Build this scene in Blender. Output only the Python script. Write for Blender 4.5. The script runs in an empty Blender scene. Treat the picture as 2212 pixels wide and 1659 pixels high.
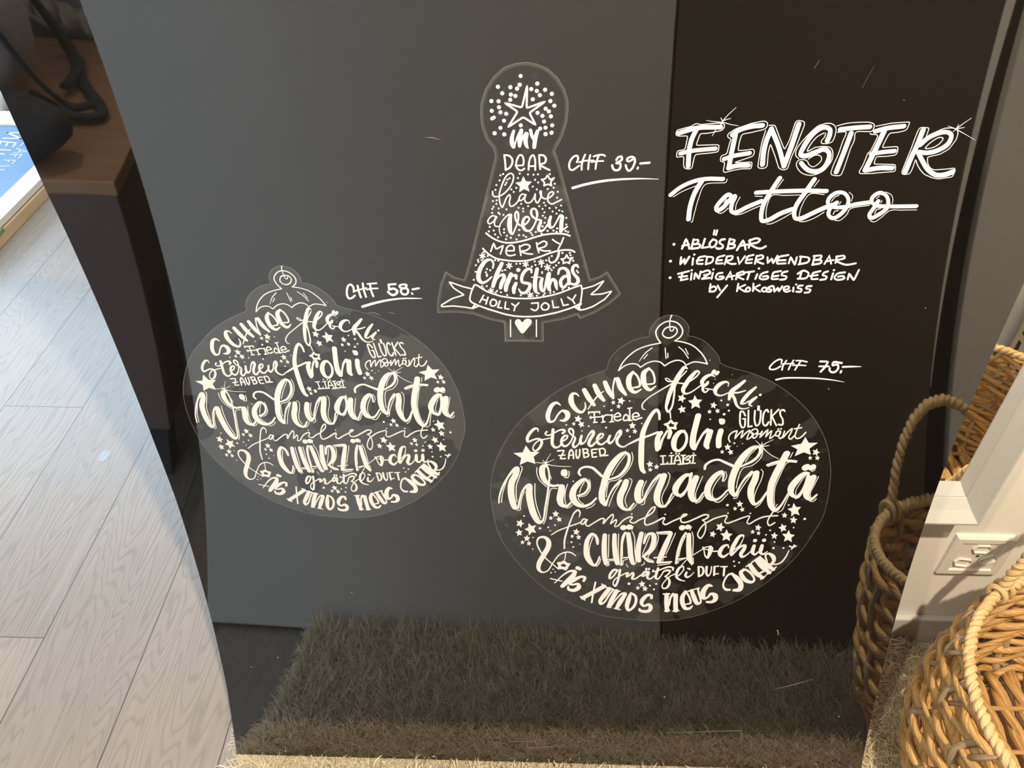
import bpy, bmesh, math, random
import numpy as np
from mathutils import Vector, Matrix
S = bpy.context.scene
COL = S.collection
random.seed(7)
rng = np.random.default_rng(11)
R = math.radians

# ------------------------------------------------------------------ camera, sky, lamps, exposure
cam_d = bpy.data.cameras.new('camera')
cam = bpy.data.objects.new('camera', cam_d)
COL.objects.link(cam)
cam.location = (0, 0, 1.10)
cam.rotation_euler = (R(90 - 41.3), 0, R(1.56))
cam_d.sensor_fit = 'HORIZONTAL'
cam_d.sensor_width = 36
cam_d.lens = 36 * 1740 / 2212
cam_d.clip_start = 0.01
S.camera = cam
S.view_settings.view_transform = 'Standard'
S.view_settings.look = 'None'
S.view_settings.gamma = 1
S.view_settings.exposure = 0.0

world = bpy.data.worlds.new('sky')
S.world = world
world.use_nodes = True
bg = world.node_tree.nodes['Background']
bg.inputs[0].default_value = (0.62, 0.80, 1.0, 1)
bg.inputs[1].default_value = 3.0


def lamp(name, kind, loc, target, power, col, **kw):
    d = bpy.data.lights.new(name, kind)
    d.energy = power
    d.color = col
    for k, v in kw.items():
        setattr(d, k, v)
    o = bpy.data.objects.new(name, d)
    COL.objects.link(o)
    o.location = loc
    o.rotation_euler = (Vector(target) - Vector(loc)).to_track_quat('-Z', 'Y').to_euler()
    return o


# daylight through the tall window in the far wall and the low one in the left wall
lamp('far_window_daylight', 'AREA', (-2.0, 2.98, 1.45), (-1.6, 0.5, 0.4), 62, (0.62, 0.81, 1.0), shape='RECTANGLE', size=2.6, size_y=2.0)
lamp('left_window_daylight', 'AREA', (-3.40, 1.7, 0.75), (-0.3, 0.5, 0.3), 75, (0.84, 0.92, 1.0), shape='RECTANGLE', size=2.4, size_y=1.2)
# two ceiling spots and an unseen warm area lamp added as ambient fill
lamp('ceiling_spot_left', 'SPOT', (-1.05, -0.72, 2.5), (0.35, 0.55, 0.2), 95, (1.0, 0.835, 0.62), spot_size=R(75), spot_blend=0.5, shadow_soft_size=0.03)
lamp('ceiling_spot_right', 'SPOT', (0.50, -0.50, 2.5), (0.5, 0.55, 0.2), 335, (1.0, 0.835, 0.62), spot_size=R(85), spot_blend=0.5, shadow_soft_size=0.03)
lamp('ambient_fill', 'AREA', (0.7, -1.9, 2.5), (0.4, 0.4, 0.4), 75, (1.0, 0.88, 0.72), shape='RECTANGLE', size=3.0, size_y=2.4)


# ------------------------------------------------------------------ helpers
def mat(name, col=(0.8, 0.8, 0.8), rough=0.5, metal=0.0, ior=1.5, var=0.0, scale=20.0, bump=0.0, stretch=None, col2=None):
    """Principled surface whose colour wanders with a noise (var or col2) and whose bump follows it."""
    m = bpy.data.materials.new(name)
    m.use_nodes = True
    nt = m.node_tree
    b = nt.nodes['Principled BSDF']
    b.inputs['Base Color'].default_value = (*col, 1)
    b.inputs['Roughness'].default_value = rough
    b.inputs['Metallic'].default_value = metal
    b.inputs['IOR'].default_value = ior
    if var or col2 or bump:
        tc = nt.nodes.new('ShaderNodeTexCoord')
        mp = nt.nodes.new('ShaderNodeMapping')
        if stretch:
            mp.inputs['Scale'].default_value = stretch
        nz = nt.nodes.new('ShaderNodeTexNoise')
        nz.inputs['Scale'].default_value = scale
        nz.inputs['Detail'].default_value = 5
        nt.links.new(tc.outputs['Object'], mp.inputs[0])
        nt.links.new(mp.outputs[0], nz.inputs['Vector'])
        if var or col2:
            rp = nt.nodes.new('ShaderNodeValToRGB')
            c2 = col2 or tuple(c * (1 - var) for c in col)
            rp.color_ramp.elements[0].position = 0.32
            rp.color_ramp.elements[1].position = 0.68
            rp.color_ramp.elements[0].color = (*c2, 1)
            rp.color_ramp.elements[1].color = (*col, 1)
            nt.links.new(nz.outputs[0], rp.inputs[0])
            nt.links.new(rp.outputs[0], b.inputs['Base Color'])
        if bump:
            bp = nt.nodes.new('ShaderNodeBump')
            bp.inputs['Strength'].default_value = bump
            bp.inputs['Distance'].default_value = 0.004
            nt.links.new(nz.outputs[0], bp.inputs['Height'])
            nt.links.new(bp.outputs[0], b.inputs['Normal'])
    return m


def tag(o, label=None, cat=None, group=None, kind=None):
    if label:
        o['label'] = label
    if cat:
        o['category'] = cat
    if group:
        o['group'] = group
    if kind:
        o['kind'] = kind
    return o


def thing(name, loc, label, cat, group=None):
    o = bpy.data.objects.new(name, None)
    COL.objects.link(o)
    o.location = loc
    return tag(o, label, cat, group)


def link(name, me, m, parent=None, smooth=False):
    o = bpy.data.objects.new(name, me)
    COL.objects.link(o)
    for mm in (m if isinstance(m, (list, tuple)) else [m]):
        me.materials.append(mm)
    if smooth:
        me.polygons.foreach_set('use_smooth', [True] * len(me.polygons))
    if parent:
        o.parent = parent
        o.matrix_parent_inverse = Matrix.Translation(-parent.location)
    return o


def mesh(name, verts, faces, m, parent=None, smooth=False):
    me = bpy.data.meshes.new(name)
    me.from_pydata([tuple(v) for v in verts], [], faces)
    me.update()
    return link(name, me, m, parent, smooth)


def bm_mesh(name, bm, m, parent=None, smooth=False):
    me = bpy.data.meshes.new(name)
    bmesh.ops.recalc_face_normals(bm, faces=bm.faces)
    bm.to_mesh(me)
    bm.free()
    return link(name, me, m, parent, smooth)


def add_box(bm, lo, hi, bevel=0.0, seg=2):
    r = bmesh.ops.create_cube(bm, size=1)
    vs = r['verts']
    c = [(a + b) / 2 for a, b in zip(lo, hi)]
    d = [b - a for a, b in zip(lo, hi)]
    for v in vs:
        v.co = Vector((c[0] + v.co.x * d[0], c[1] + v.co.y * d[1], c[2] + v.co.z * d[2]))
    if bevel:
        es = list({e for v in vs for e in v.link_edges})
        bmesh.ops.bevel(bm, geom=es, offset=bevel, segments=seg, profile=0.5, affect='EDGES')


def box(name, lo, hi, m, parent=None, bevel=0.0):
    bm = bmesh.new()
    add_box(bm, lo, hi, bevel)
    return bm_mesh(name, bm, m, parent)


def tube_data(pts, rad, sides=6, flat=1.0, closed=False, up=(0, 0, 1), fibre=None, twist=0.0):
    """verts and faces of a tube along pts; rad is a number or one per point."""
    P = np.array(pts, float)
    n = len(P)
    T = np.roll(P, -1, 0) - np.roll(P, 1, 0)
    if not closed:
        T[0] = P[1] - P[0]
        T[-1] = P[-1] - P[-2]
    T /= np.linalg.norm(T, axis=1)[:, None] + 1e-12
    u = np.cross(T, np.array(up, float))
    nu = np.linalg.norm(u, axis=1)
    u[nu < 1e-4] = (1, 0, 0)
    u /= np.linalg.norm(u, axis=1)[:, None]
    v = np.cross(u, T)
    rad = np.broadcast_to(np.array(rad, float), (n,))
    A = np.linspace(0, 2 * np.pi, sides, endpoint=False)
    V = P[:, None, :] + rad[:, None, None] * (np.cos(A)[None, :, None] * u[:, None, :] + flat * np.sin(A)[None, :, None] * v[:, None, :])
    V = V.reshape(-1, 3)
    if fibre is not None:   # direction round the strand and length along it, for the fibre streaks
        L = np.concatenate([[0], np.cumsum(np.linalg.norm(np.diff(P, axis=0), axis=1))])
        B = A[None, :] + twist * L[:, None]
        ln = L[:, None] * 9 + rng.uniform(0, 50) + 0 * A[None, :]
        fibre.append(np.stack([np.cos(B), np.sin(B), ln], 2).reshape(-1, 3))
    F = []
    for i in range(n if closed else n - 1):
        j = (i + 1) % n
        for k in range(sides):
            l = (k + 1) % sides
            F.append((i * sides + k, j * sides + k, j * sides + l, i * sides + l))
    if not closed:
        F.append(tuple(range(sides)))
        F.append(tuple((n - 1) * sides + k for k in range(sides))[::-1])
    return V, F


class MB:
    """collects pieces of ONE mesh"""
    def __init__(self):
        self.v, self.f, self.n = [], [], 0
        self.fib = []

    def add(self, V, F):
        V = np.asarray(V, float)
        self.v.append(V)
        self.f += [tuple(i + self.n for i in f) for f in F]
        self.n += len(V)

    def tube(self, *a, **k):
        self.add(*tube_data(*a, fibre=self.fib, **k))

    def build(self, name, m, parent=None, smooth=True):
        o = mesh(name, np.concatenate(self.v), self.f, m, parent, smooth)
        if sum(len(q) for q in self.fib) == self.n:
            a = o.data.attributes.new('fibre', 'FLOAT_VECTOR', 'POINT')
            a.data.foreach_set('vector', np.concatenate(self.fib).astype(np.float32).ravel())
        return o


def rope(mb, path, core, strand, pitch, strands=2, closed=False, sides=7, step=0.003, jitter=0.0, flat=1.0, twist=90.0):
    """strands twisted round a path"""
    P = np.array(path, float)
    if closed:
        P = np.vstack([P, P[:1]])
    L = np.concatenate([[0], np.cumsum(np.linalg.norm(np.diff(P, axis=0), axis=1))])
    n = max(8, int(L[-1] / step))
    t = np.linspace(0, L[-1], n, endpoint=not closed)
    Q = np.stack([np.interp(t, L, P[:, k]) for k in range(3)], 1)
    T = np.gradient(Q, axis=0)
    if closed:
        T = np.roll(Q, -1, 0) - np.roll(Q, 1, 0)
    T /= np.linalg.norm(T, axis=1)[:, None] + 1e-12
    ref = np.array((0, 0, 1.0))
    if np.abs(T[:, 2]).mean() > 0.8:
        ref = np.array((1.0, 0, 0))
    u = np.cross(T, ref)
    u /= np.linalg.norm(u, axis=1)[:, None] + 1e-9
    v = np.cross(T, u)
    turns = L[-1] / pitch
    if closed:
        turns = max(1, round(turns))
    for s in range(strands):
        ph = 2 * np.pi * (s / strands + turns * t / L[-1])
        wob = 1 + jitter * np.sin(ph * 0.37 + s * 2.1)
        C = Q + core * (np.cos(ph)[:, None] * u + np.sin(ph)[:, None] * v)
        mb.tube(C, strand * wob, sides=sides, closed=closed, flat=flat, twist=twist)

# ------------------------------------------------------------------ materials
def floor_material():
    m = bpy.data.materials.new('whitewashed_oak_planks')
    m.use_nodes = True
    nt = m.node_tree
    N = nt.nodes.new
    Lk = nt.links.new
    b = nt.nodes['Principled BSDF']

    def math_(op, a, c=None, d=None):
        n = N('ShaderNodeMath')
        n.operation = op
        for i, x in enumerate((a, c, d)):
            if x is None:
                continue
            if isinstance(x, (int, float)):
                n.inputs[i].default_value = x
            else:
                Lk(x, n.inputs[i])
        return n.outputs[0]
    tc = N('ShaderNodeTexCoord')
    sp = N('ShaderNodeSeparateXYZ')
    Lk(tc.outputs['Object'], sp.inputs[0])
    X, Y = sp.outputs[0], sp.outputs[1]
    px = math_('DIVIDE', math_('ADD', X, 8.127), 0.1608)
    pid = math_('FLOOR', px)
    fx = math_('FRACT', px)
    wn = N('ShaderNodeTexWhiteNoise')
    wn.noise_dimensions = '1D'
    Lk(pid, wn.inputs['W'])
    py = math_('DIVIDE', math_('ADD', math_('ADD', Y, 0.23), math_('MULTIPLY', wn.outputs['Value'], 1.9)), 1.9)
    fy = math_('FRACT', py)
    bid = math_('ADD', math_('MULTIPLY', pid, 3.7), math_('FLOOR', py))
    wb = N('ShaderNodeTexWhiteNoise')
    wb.noise_dimensions = '1D'
    Lk(bid, wb.inputs['W'])
    tone = wb.outputs['Value']
    # growth rings: contour lines of a noise stretched along the plank
    cv = N('ShaderNodeCombineXYZ')
    Lk(math_('MULTIPLY', X, 11.0), cv.inputs[0])
    Lk(math_('MULTIPLY', Y, 1.25), cv.inputs[1])
    Lk(math_('MULTIPLY', bid, 5.3), cv.inputs[2])
    nz = N('ShaderNodeTexNoise')
    nz.inputs['Scale'].default_value = 1.0
    nz.inputs['Detail'].default_value = 2.5
    nz.inputs['Roughness'].default_value = 0.45
    Lk(cv.outputs[0], nz.inputs['Vector'])
    ring = math_('SINE', math_('MULTIPLY', nz.outputs[0], 300.0))
    cf = N('ShaderNodeCombineXYZ')
    Lk(math_('MULTIPLY', X, 160.0), cf.inputs[0])
    Lk(math_('MULTIPLY', Y, 7.0), cf.inputs[1])
    Lk(bid, cf.inputs[2])
    nf = N('ShaderNodeTexNoise')
    nf.inputs['Scale'].default_value = 1.0
    nf.inputs['Detail'].default_value = 4
    Lk(cf.outputs[0], nf.inputs['Vector'])
    grain = math_('ADD', math_('MULTIPLY', math_('POWER', math_('MULTIPLY_ADD', ring, 0.5, 0.5), 4.0), 0.34), math_('MULTIPLY', nf.outputs[0], 0.6))
    rp = N('ShaderNodeValToRGB')
    rp.color_ramp.elements[0].position = 0.15
    rp.color_ramp.elements[0].color = (0.265, 0.215, 0.170, 1)
    rp.color_ramp.elements[1].position = 0.95
    rp.color_ramp.elements[1].color = (0.165, 0.127, 0.095, 1)
    Lk(grain, rp.inputs[0])
    hsv = N('ShaderNodeHueSaturation')
    Lk(math_('MULTIPLY_ADD', tone, 0.22, 0.86), hsv.inputs['Value'])
    hsv.inputs['Saturation'].default_value = 0.85
    Lk(rp.outputs[0], hsv.inputs['Color'])
    # grooves between the planks
    ex = math_('MINIMUM', fx, math_('SUBTRACT', 1.0, fx))
    ey = math_('MINIMUM', fy, math_('SUBTRACT', 1.0, fy))
    gap = math_('MAXIMUM', math_('LESS_THAN', ex, 0.0058), math_('LESS_THAN', ey, 0.00045))
    # a filled knot in one plank, reflected daylight painted in as blue
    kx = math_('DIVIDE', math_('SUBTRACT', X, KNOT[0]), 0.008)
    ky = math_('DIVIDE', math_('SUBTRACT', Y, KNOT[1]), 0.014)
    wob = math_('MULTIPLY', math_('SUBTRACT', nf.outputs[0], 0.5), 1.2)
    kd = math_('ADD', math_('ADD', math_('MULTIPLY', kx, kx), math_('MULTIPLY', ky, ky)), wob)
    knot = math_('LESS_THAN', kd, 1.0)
    mx = N('ShaderNodeMix')
    mx.data_type = 'RGBA'
    Lk(gap, mx.inputs[0])
    Lk(hsv.outputs[0], mx.inputs[6])
    mx.inputs[7].default_value = (0.055, 0.040, 0.028, 1)
    mk = N('ShaderNodeMix')
    mk.data_type = 'RGBA'
    Lk(knot, mk.inputs[0])
    Lk(mx.outputs[2], mk.inputs[6])
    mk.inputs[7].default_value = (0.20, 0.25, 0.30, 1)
    Lk(mk.outputs[2], b.inputs['Base Color'])
    b.inputs['Roughness'].default_value = 0.30
    b.inputs['IOR'].default_value = 1.6
    bp = N('ShaderNodeBump')
    bp.inputs['Strength'].default_value = 0.35
    bp.inputs['Distance'].default_value = 0.0012
    Lk(math_('SUBTRACT', math_('SUBTRACT', 1.0, grain), math_('MULTIPLY', gap, 2.0)), bp.inputs['Height'])
    Lk(bp.outputs[0], b.inputs['Normal'])
    return m


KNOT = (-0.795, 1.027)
M = {
    'floor': floor_material(),
    'wall': mat('white_wall_paint', (0.76, 0.735, 0.68), 0.75, var=0.02, scale=60, bump=0.05),
    'frame_white': mat('white_lacquer', (0.53, 0.525, 0.50), 0.28, var=0.01, scale=8),
    'ceiling': mat('ceiling_paint', (0.82, 0.81, 0.79), 0.8, var=0.02, scale=30),
    'glass_mirror': mat('mirror_silver', (0.90, 0.91, 0.90), 0.01, 1.0),
    'plastic_white': mat('white_plastic', (0.66, 0.635, 0.575), 0.32, var=0.01),
    'dark_hole': mat('dark_hole', (0.02, 0.02, 0.02), 0.6),
    'counter': mat('grey_lacquer_front', (0.40, 0.375, 0.34), 0.45, var=0.01),
    'counter_pale': mat('pale_lacquer_front', (0.80, 0.78, 0.74), 0.45, var=0.01),
    'wall_shop': mat('shop_wall_paint', (0.50, 0.48, 0.45), 0.8, var=0.05, scale=8),
    'counter_shaded': mat('shaded_brown_front', (0.075, 0.055, 0.037), 0.5, var=0.08, scale=4),  # brown standing in for shade on the right door and in the gap
    'bench_wood': mat('brown_bench_wood', (0.42, 0.22, 0.12), 0.5, var=0.25, scale=3, stretch=(2, 20, 20)),
    'bench_front': mat('dark_bench_front', (0.13, 0.085, 0.075), 0.5, var=0.15, scale=5),
    'oak': mat('light_oak', (0.58, 0.40, 0.22), 0.4, var=0.18, scale=4, stretch=(14, 1.5, 14)),
    'oak_pale': mat('pale_planed_wood', (0.80, 0.74, 0.64), 0.45, var=0.12, scale=5, stretch=(14, 1.5, 14)),
    'chalkboard': mat('blue_board', (0.13, 0.25, 0.42), 0.5, var=0.15, scale=6),
    'chalk': mat('pale_chalk_paint', (0.72, 0.86, 0.88), 0.8),
    'felt': mat('green_felt', (0.16, 0.24, 0.10), 0.9),
    'bag_grey': mat('grey_canvas', (0.50, 0.47, 0.47), 0.8, var=0.1, scale=8, bump=0.2),
    'black_fabric': mat('black_webbing', (0.02, 0.024, 0.034), 0.8, var=0.2),
    'fleece': mat('sheepskin', (0.62, 0.53, 0.46), 0.9, var=0.3, scale=60, bump=0.9),
    'cushion': mat('grey_green_cushion', (0.34, 0.37, 0.37), 0.9, var=0.1),
    'leather': mat('dark_brown_leather', (0.035, 0.028, 0.035), 0.5, var=0.2),
    'leather_red': mat('red_brown_leather', (0.26, 0.09, 0.06), 0.5, var=0.2),
    'rattan': mat('pale_rattan', (0.60, 0.46, 0.24), 0.6, var=0.25, scale=30, bump=0.4),
    'rug_back': mat('rug_backing', (0.62, 0.55, 0.43), 0.95, var=0.2),
}


def straw(name, stops, rough=0.5):
    """dried plant strands: streaks that run along each strand, read from the strand's own direction"""
    m = bpy.data.materials.new(name)
    m.use_nodes = True
    nt = m.node_tree
    p = nt.nodes['Principled BSDF']
    p.inputs['Roughness'].default_value = rough
    at = nt.nodes.new('ShaderNodeAttribute')
    at.attribute_name = 'fibre'
    nz = nt.nodes.new('ShaderNodeTexNoise')
    nz.inputs['Scale'].default_value = 2.3
    nz.inputs['Detail'].default_value = 4
    nt.links.new(at.outputs['Vector'], nz.inputs['Vector'])
    n2 = nt.nodes.new('ShaderNodeTexNoise')
    n2.inputs['Scale'].default_value = 9
    nt.links.new(at.outputs['Vector'], n2.inputs['Vector'])
    ad = nt.nodes.new('ShaderNodeMath')
    ad.operation = 'MULTIPLY_ADD'
    nt.links.new(n2.outputs[0], ad.inputs[0])
    ad.inputs[1].default_value = 0.35
    nt.links.new(nz.outputs[0], ad.inputs[2])
    rp = nt.nodes.new('ShaderNodeValToRGB')
    el = rp.color_ramp.elements
    el[0].position = 0.42
    el[0].color = (*stops[0], 1)
    el[1].position = 0.92
    el[1].color = (*stops[2], 1)
    e = el.new(0.66)
    e.color = (*stops[1], 1)
    nt.links.new(ad.outputs[0], rp.inputs[0])
    nt.links.new(rp.outputs[0], p.inputs['Base Color'])
    bp = nt.nodes.new('ShaderNodeBump')
    bp.inputs['Strength'].default_value = 0.7
    bp.inputs['Distance'].default_value = 0.0022
    nt.links.new(ad.outputs[0], bp.inputs['Height'])
    nt.links.new(bp.outputs[0], p.inputs['Normal'])
    return m


M['straw'] = straw('golden_water_hyacinth', ((0.24, 0.12, 0.038), (0.52, 0.30, 0.10), (0.72, 0.48, 0.21)))
M['straw_pale'] = straw('pale_water_hyacinth', ((0.36, 0.20, 0.075), (0.66, 0.45, 0.205), (0.78, 0.60, 0.35)))
M['straw_grey'] = straw('greyed_water_hyacinth', ((0.17, 0.10, 0.05), (0.37, 0.26, 0.15), (0.50, 0.38, 0.25)))

# rug pile: each yarn a little lighter or darker than the next
mp_ = bpy.data.materials.new('beige_rug_yarn')
mp_.use_nodes = True
_nt = mp_.node_tree
_b = _nt.nodes['Principled BSDF']
_at = _nt.nodes.new('ShaderNodeAttribute')
_at.attribute_name = 'yarn'
_rp = _nt.nodes.new('ShaderNodeValToRGB')
_rp.color_ramp.elements[0].color = (0.56, 0.48, 0.34, 1)
_rp.color_ramp.elements[1].color = (0.88, 0.79, 0.62, 1)
_nt.links.new(_at.outputs['Fac'], _rp.inputs[0])
_nt.links.new(_rp.outputs[0], _b.inputs['Base Color'])
_b.inputs['Roughness'].default_value = 0.7
_tl = _nt.nodes.new('ShaderNodeBsdfTranslucent')
_nt.links.new(_rp.outputs[0], _tl.inputs[0])
_mx = _nt.nodes.new('ShaderNodeMixShader')
_mx.inputs[0].default_value = 0.4
_nt.links.new(_b.outputs[0], _mx.inputs[1])
_nt.links.new(_tl.outputs[0], _mx.inputs[2])
_nt.links.new(_mx.outputs[0], _nt.nodes['Material Output'].inputs[0])
M['yarn'] = mp_

# ------------------------------------------------------------------ the setting
def struct(o):
    o['kind'] = 'structure'
    return o


WALL_Y = 0.685
struct(box('floor', (-3.6, -3.0, -0.1), (3.8, 3.2, 0.0), M['floor']))
struct(box('ceiling', (-3.6, -3.0, 2.6), (3.8, 3.2, 2.7), M['ceiling']))
struct(box('wall_back', (-0.36, WALL_Y, 0.0), (3.8, WALL_Y + 0.14, 2.6), M['wall']))
bm = bmesh.new()
for lo, hi in (((-3.6, 3.1, 0), (-3.35, 3.2, 2.6)), ((-0.65, 3.1, 0), (3.8, 3.2, 2.6)), ((-3.35, 3.1, 0), (-0.65, 3.2, 0.4)), ((-3.35, 3.1, 2.5), (-0.65, 3.2, 2.6))):
    add_box(bm, lo, hi)
struct(bm_mesh('wall_far', bm, M['wall_shop']))
struct(box('wall_front', (-3.6, -3.0, 0.0), (3.8, -2.9, 2.6), M['wall_shop']))
struct(box('wall_right', (3.7, -2.9, 0.0), (3.8, 3.1, 2.6), M['wall_shop']))
bm = bmesh.new()
for lo, hi in (((-3.6, -2.9, 0), (-3.5, 0.3, 2.6)), ((-3.6, 3.0, 0), (-3.5, 3.1, 2.6)), ((-3.6, 0.3, 0), (-3.5, 3.0, 0.12)), ((-3.6, 0.3, 1.5), (-3.5, 3.0, 2.6))):
    add_box(bm, lo, hi)
struct(bm_mesh('wall_left', bm, M['wall_shop']))
bm = bmesh.new()
for lo, hi in (((-3.56, 0.3, 0.12), (-3.50, 0.36, 1.5)), ((-3.56, 2.94, 0.12), (-3.50, 3.0, 1.5)), ((-3.56, 0.36, 0.12), (-3.50, 2.94, 0.18)), ((-3.56, 0.36, 1.44), (-3.50, 2.94, 1.5)), ((-3.56, 1.62, 0.18), (-3.50, 1.68, 1.44))):
    add_box(bm, lo, hi, 0.004)
struct(bm_mesh('window_1', bm, M['frame_white']))
bm = bmesh.new()
for lo, hi in (((-3.35, 3.1, 0.4), (-3.29, 3.16, 2.5)), ((-0.71, 3.1, 0.4), (-0.65, 3.16, 2.5)), ((-3.29, 3.1, 0.4), (-0.71, 3.16, 0.46)), ((-3.29, 3.1, 2.44), (-0.71, 3.16, 2.5)), ((-2.03, 3.1, 0.46), (-1.97, 3.16, 2.44))):
    add_box(bm, lo, hi, 0.004)
struct(bm_mesh('window_2', bm, M['frame_white']))
bm = bmesh.new()
add_box(bm, (-0.36, WALL_Y - 0.011, 0.0), (3.7, WALL_Y, 0.062), 0.003)
struct(bm_mesh('baseboard_back', bm, M['frame_white']))

# ------------------------------------------------------------------ framed wall mirror
t = thing('wall_mirror', (0.11, WALL_Y, 0.315), 'white framed mirror on the wall behind the black panel, reflecting a basket', 'mirror')
gy, gv, lip = 0.675, 0.664, 0.645
xi0, xi1, zi0, zi1 = -0.304, 0.529, 0.362, 1.55
rings = [  # (grow left/right, grow down/up, y)
    (0, 0, gy), (0.0075, 0.0155, gv), (0.0085, 0.0165, gv + 0.0015), (0.0095, 0.0175, gv - 0.0005),
    (0.017, 0.031, 0.6555), (0.023, 0.040, 0.6485), (0.0258, 0.0445, lip), (0.0285, 0.0475, lip + 0.0005), (0.0298, 0.0488, lip + 0.004), (0.0298, 0.0488, WALL_Y)]
V, F = [], []
for gx, gz, y in rings:
    V += [(xi0 - gx, y, zi0 - gz), (xi1 + gx, y, zi0 - gz), (xi1 + gx, y, zi1 + gz), (xi0 - gx, y, zi1 + gz)]
for i in range(len(rings) - 1):
    for k in range(4):
        l = (k + 1) % 4
        F.append((i * 4 + k, i * 4 + l, i * 4 + 4 + l, i * 4 + 4 + k))
mesh('mirror_frame', V, F, M['frame_white'], t)
box('mirror_glass', (xi0 - 0.004, gy, zi0 - 0.004), (xi1 + 0.004, gy + 0.004, zi1 + 0.004), M['glass_mirror'], t)

# ------------------------------------------------------------------ power socket
t = thing('power_socket', (0.6095, WALL_Y, 0.208), 'white three-way power socket on the wall beside the woven basket', 'socket')
bm = bmesh.new()
sx, sz, hw = 0.6095, 0.208, 0.0415
prof = [(0, 0), (0.0008, -0.0045), (0.004, -0.0072), (0.012, -0.0072), (0.0135, -0.0045)]
vs = []
for d, y in prof:
    vs.append([bm.verts.new((sx + sgx * (hw - d), WALL_Y + y, sz + sgz * (hw - d))) for sgx, sgz in ((-1, -1), (1, -1), (1, 1), (-1, 1))])
for a, b_ in zip(vs, vs[1:]):
    for k in range(4):
        bm.faces.new((a[k], a[(k + 1) % 4], b_[(k + 1) % 4], b_[k]))
bm.faces.new(vs[-1])
bm_mesh('cover_plate', bm, M['plastic_white'], t)


def outlet(cx, cz, rot):
    """raised six-sided well with a recessed dished floor and three pin holes"""
    hexp = [(-0.0125, 0), (-0.0085, 0.0075), (0.0085, 0.0075), (0.0125, 0), (0.0085, -0.0075), (-0.0085, -0.0075)]
    ca, sa = math.cos(rot), math.sin(rot)
    loops = []
    b = bmesh.new()
    for sc, y in ((1.0, -0.0045), (0.98, -0.0078), (0.90, -0.0078), (0.80, 0.002)):
        loops.append([b.verts.new((cx + sc * (x * ca - z * sa), WALL_Y + y, cz + sc * (x * sa + z * ca))) for x, z in hexp])
    for a, c in zip(loops, loops[1:]):
        for k in range(6):
            b.faces.new((a[k], a[(k + 1) % 6], c[(k + 1) % 6], c[k]))
    b.faces.new(loops[-1])
    o = bm_mesh('outlet', b, M['plastic_white'], t)
    b = bmesh.new()
    for x, z in ((-0.0045, -0.001), (0.0045, -0.001), (0, 0.002)):
        r = bmesh.ops.create_circle(b, cap_ends=True, segments=12, radius=0.0016)
        for v in r['verts']:
            v.co = Vector((cx + (x * ca - z * sa) + v.co.x, WALL_Y + 0.0012, cz + (x * sa + z * ca) + v.co.y))
    h = bm_mesh('pin_hole', b, M['dark_hole'], o)
    h.matrix_parent_inverse = Matrix.Translation(-t.location)
    return o


outlet(sx, sz + 0.0165, 0)
outlet(sx - 0.0150, sz - 0.013, R(-8))
outlet(sx + 0.0165, sz - 0.006, R(35))
bm = bmesh.new()
bmesh.ops.create_circle(bm, cap_ends=True, segments=14, radius=0.0022)
for v in bm.verts:
    v.co = Vector((sx + v.co.x, WALL_Y - 0.0056, sz + v.co.y + 0.001))
bm_mesh('screw', bm, M['dark_hole'], t)

# ------------------------------------------------------------------ shaggy rug
RX0, RX1, RY0, RY1 = -0.383, 0.92, 0.066, 0.672
t = thing('shaggy_rug', (0.4, 0.35, 0.0), 'beige long-pile shaggy rug on the oak floor under the black panel and basket', 'rug')
box('rug_backing', (RX0 + 0.004, RY0, 0.0), (RX1, RY1, 0.008), M['rug_back'], t, 0.003)


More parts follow.
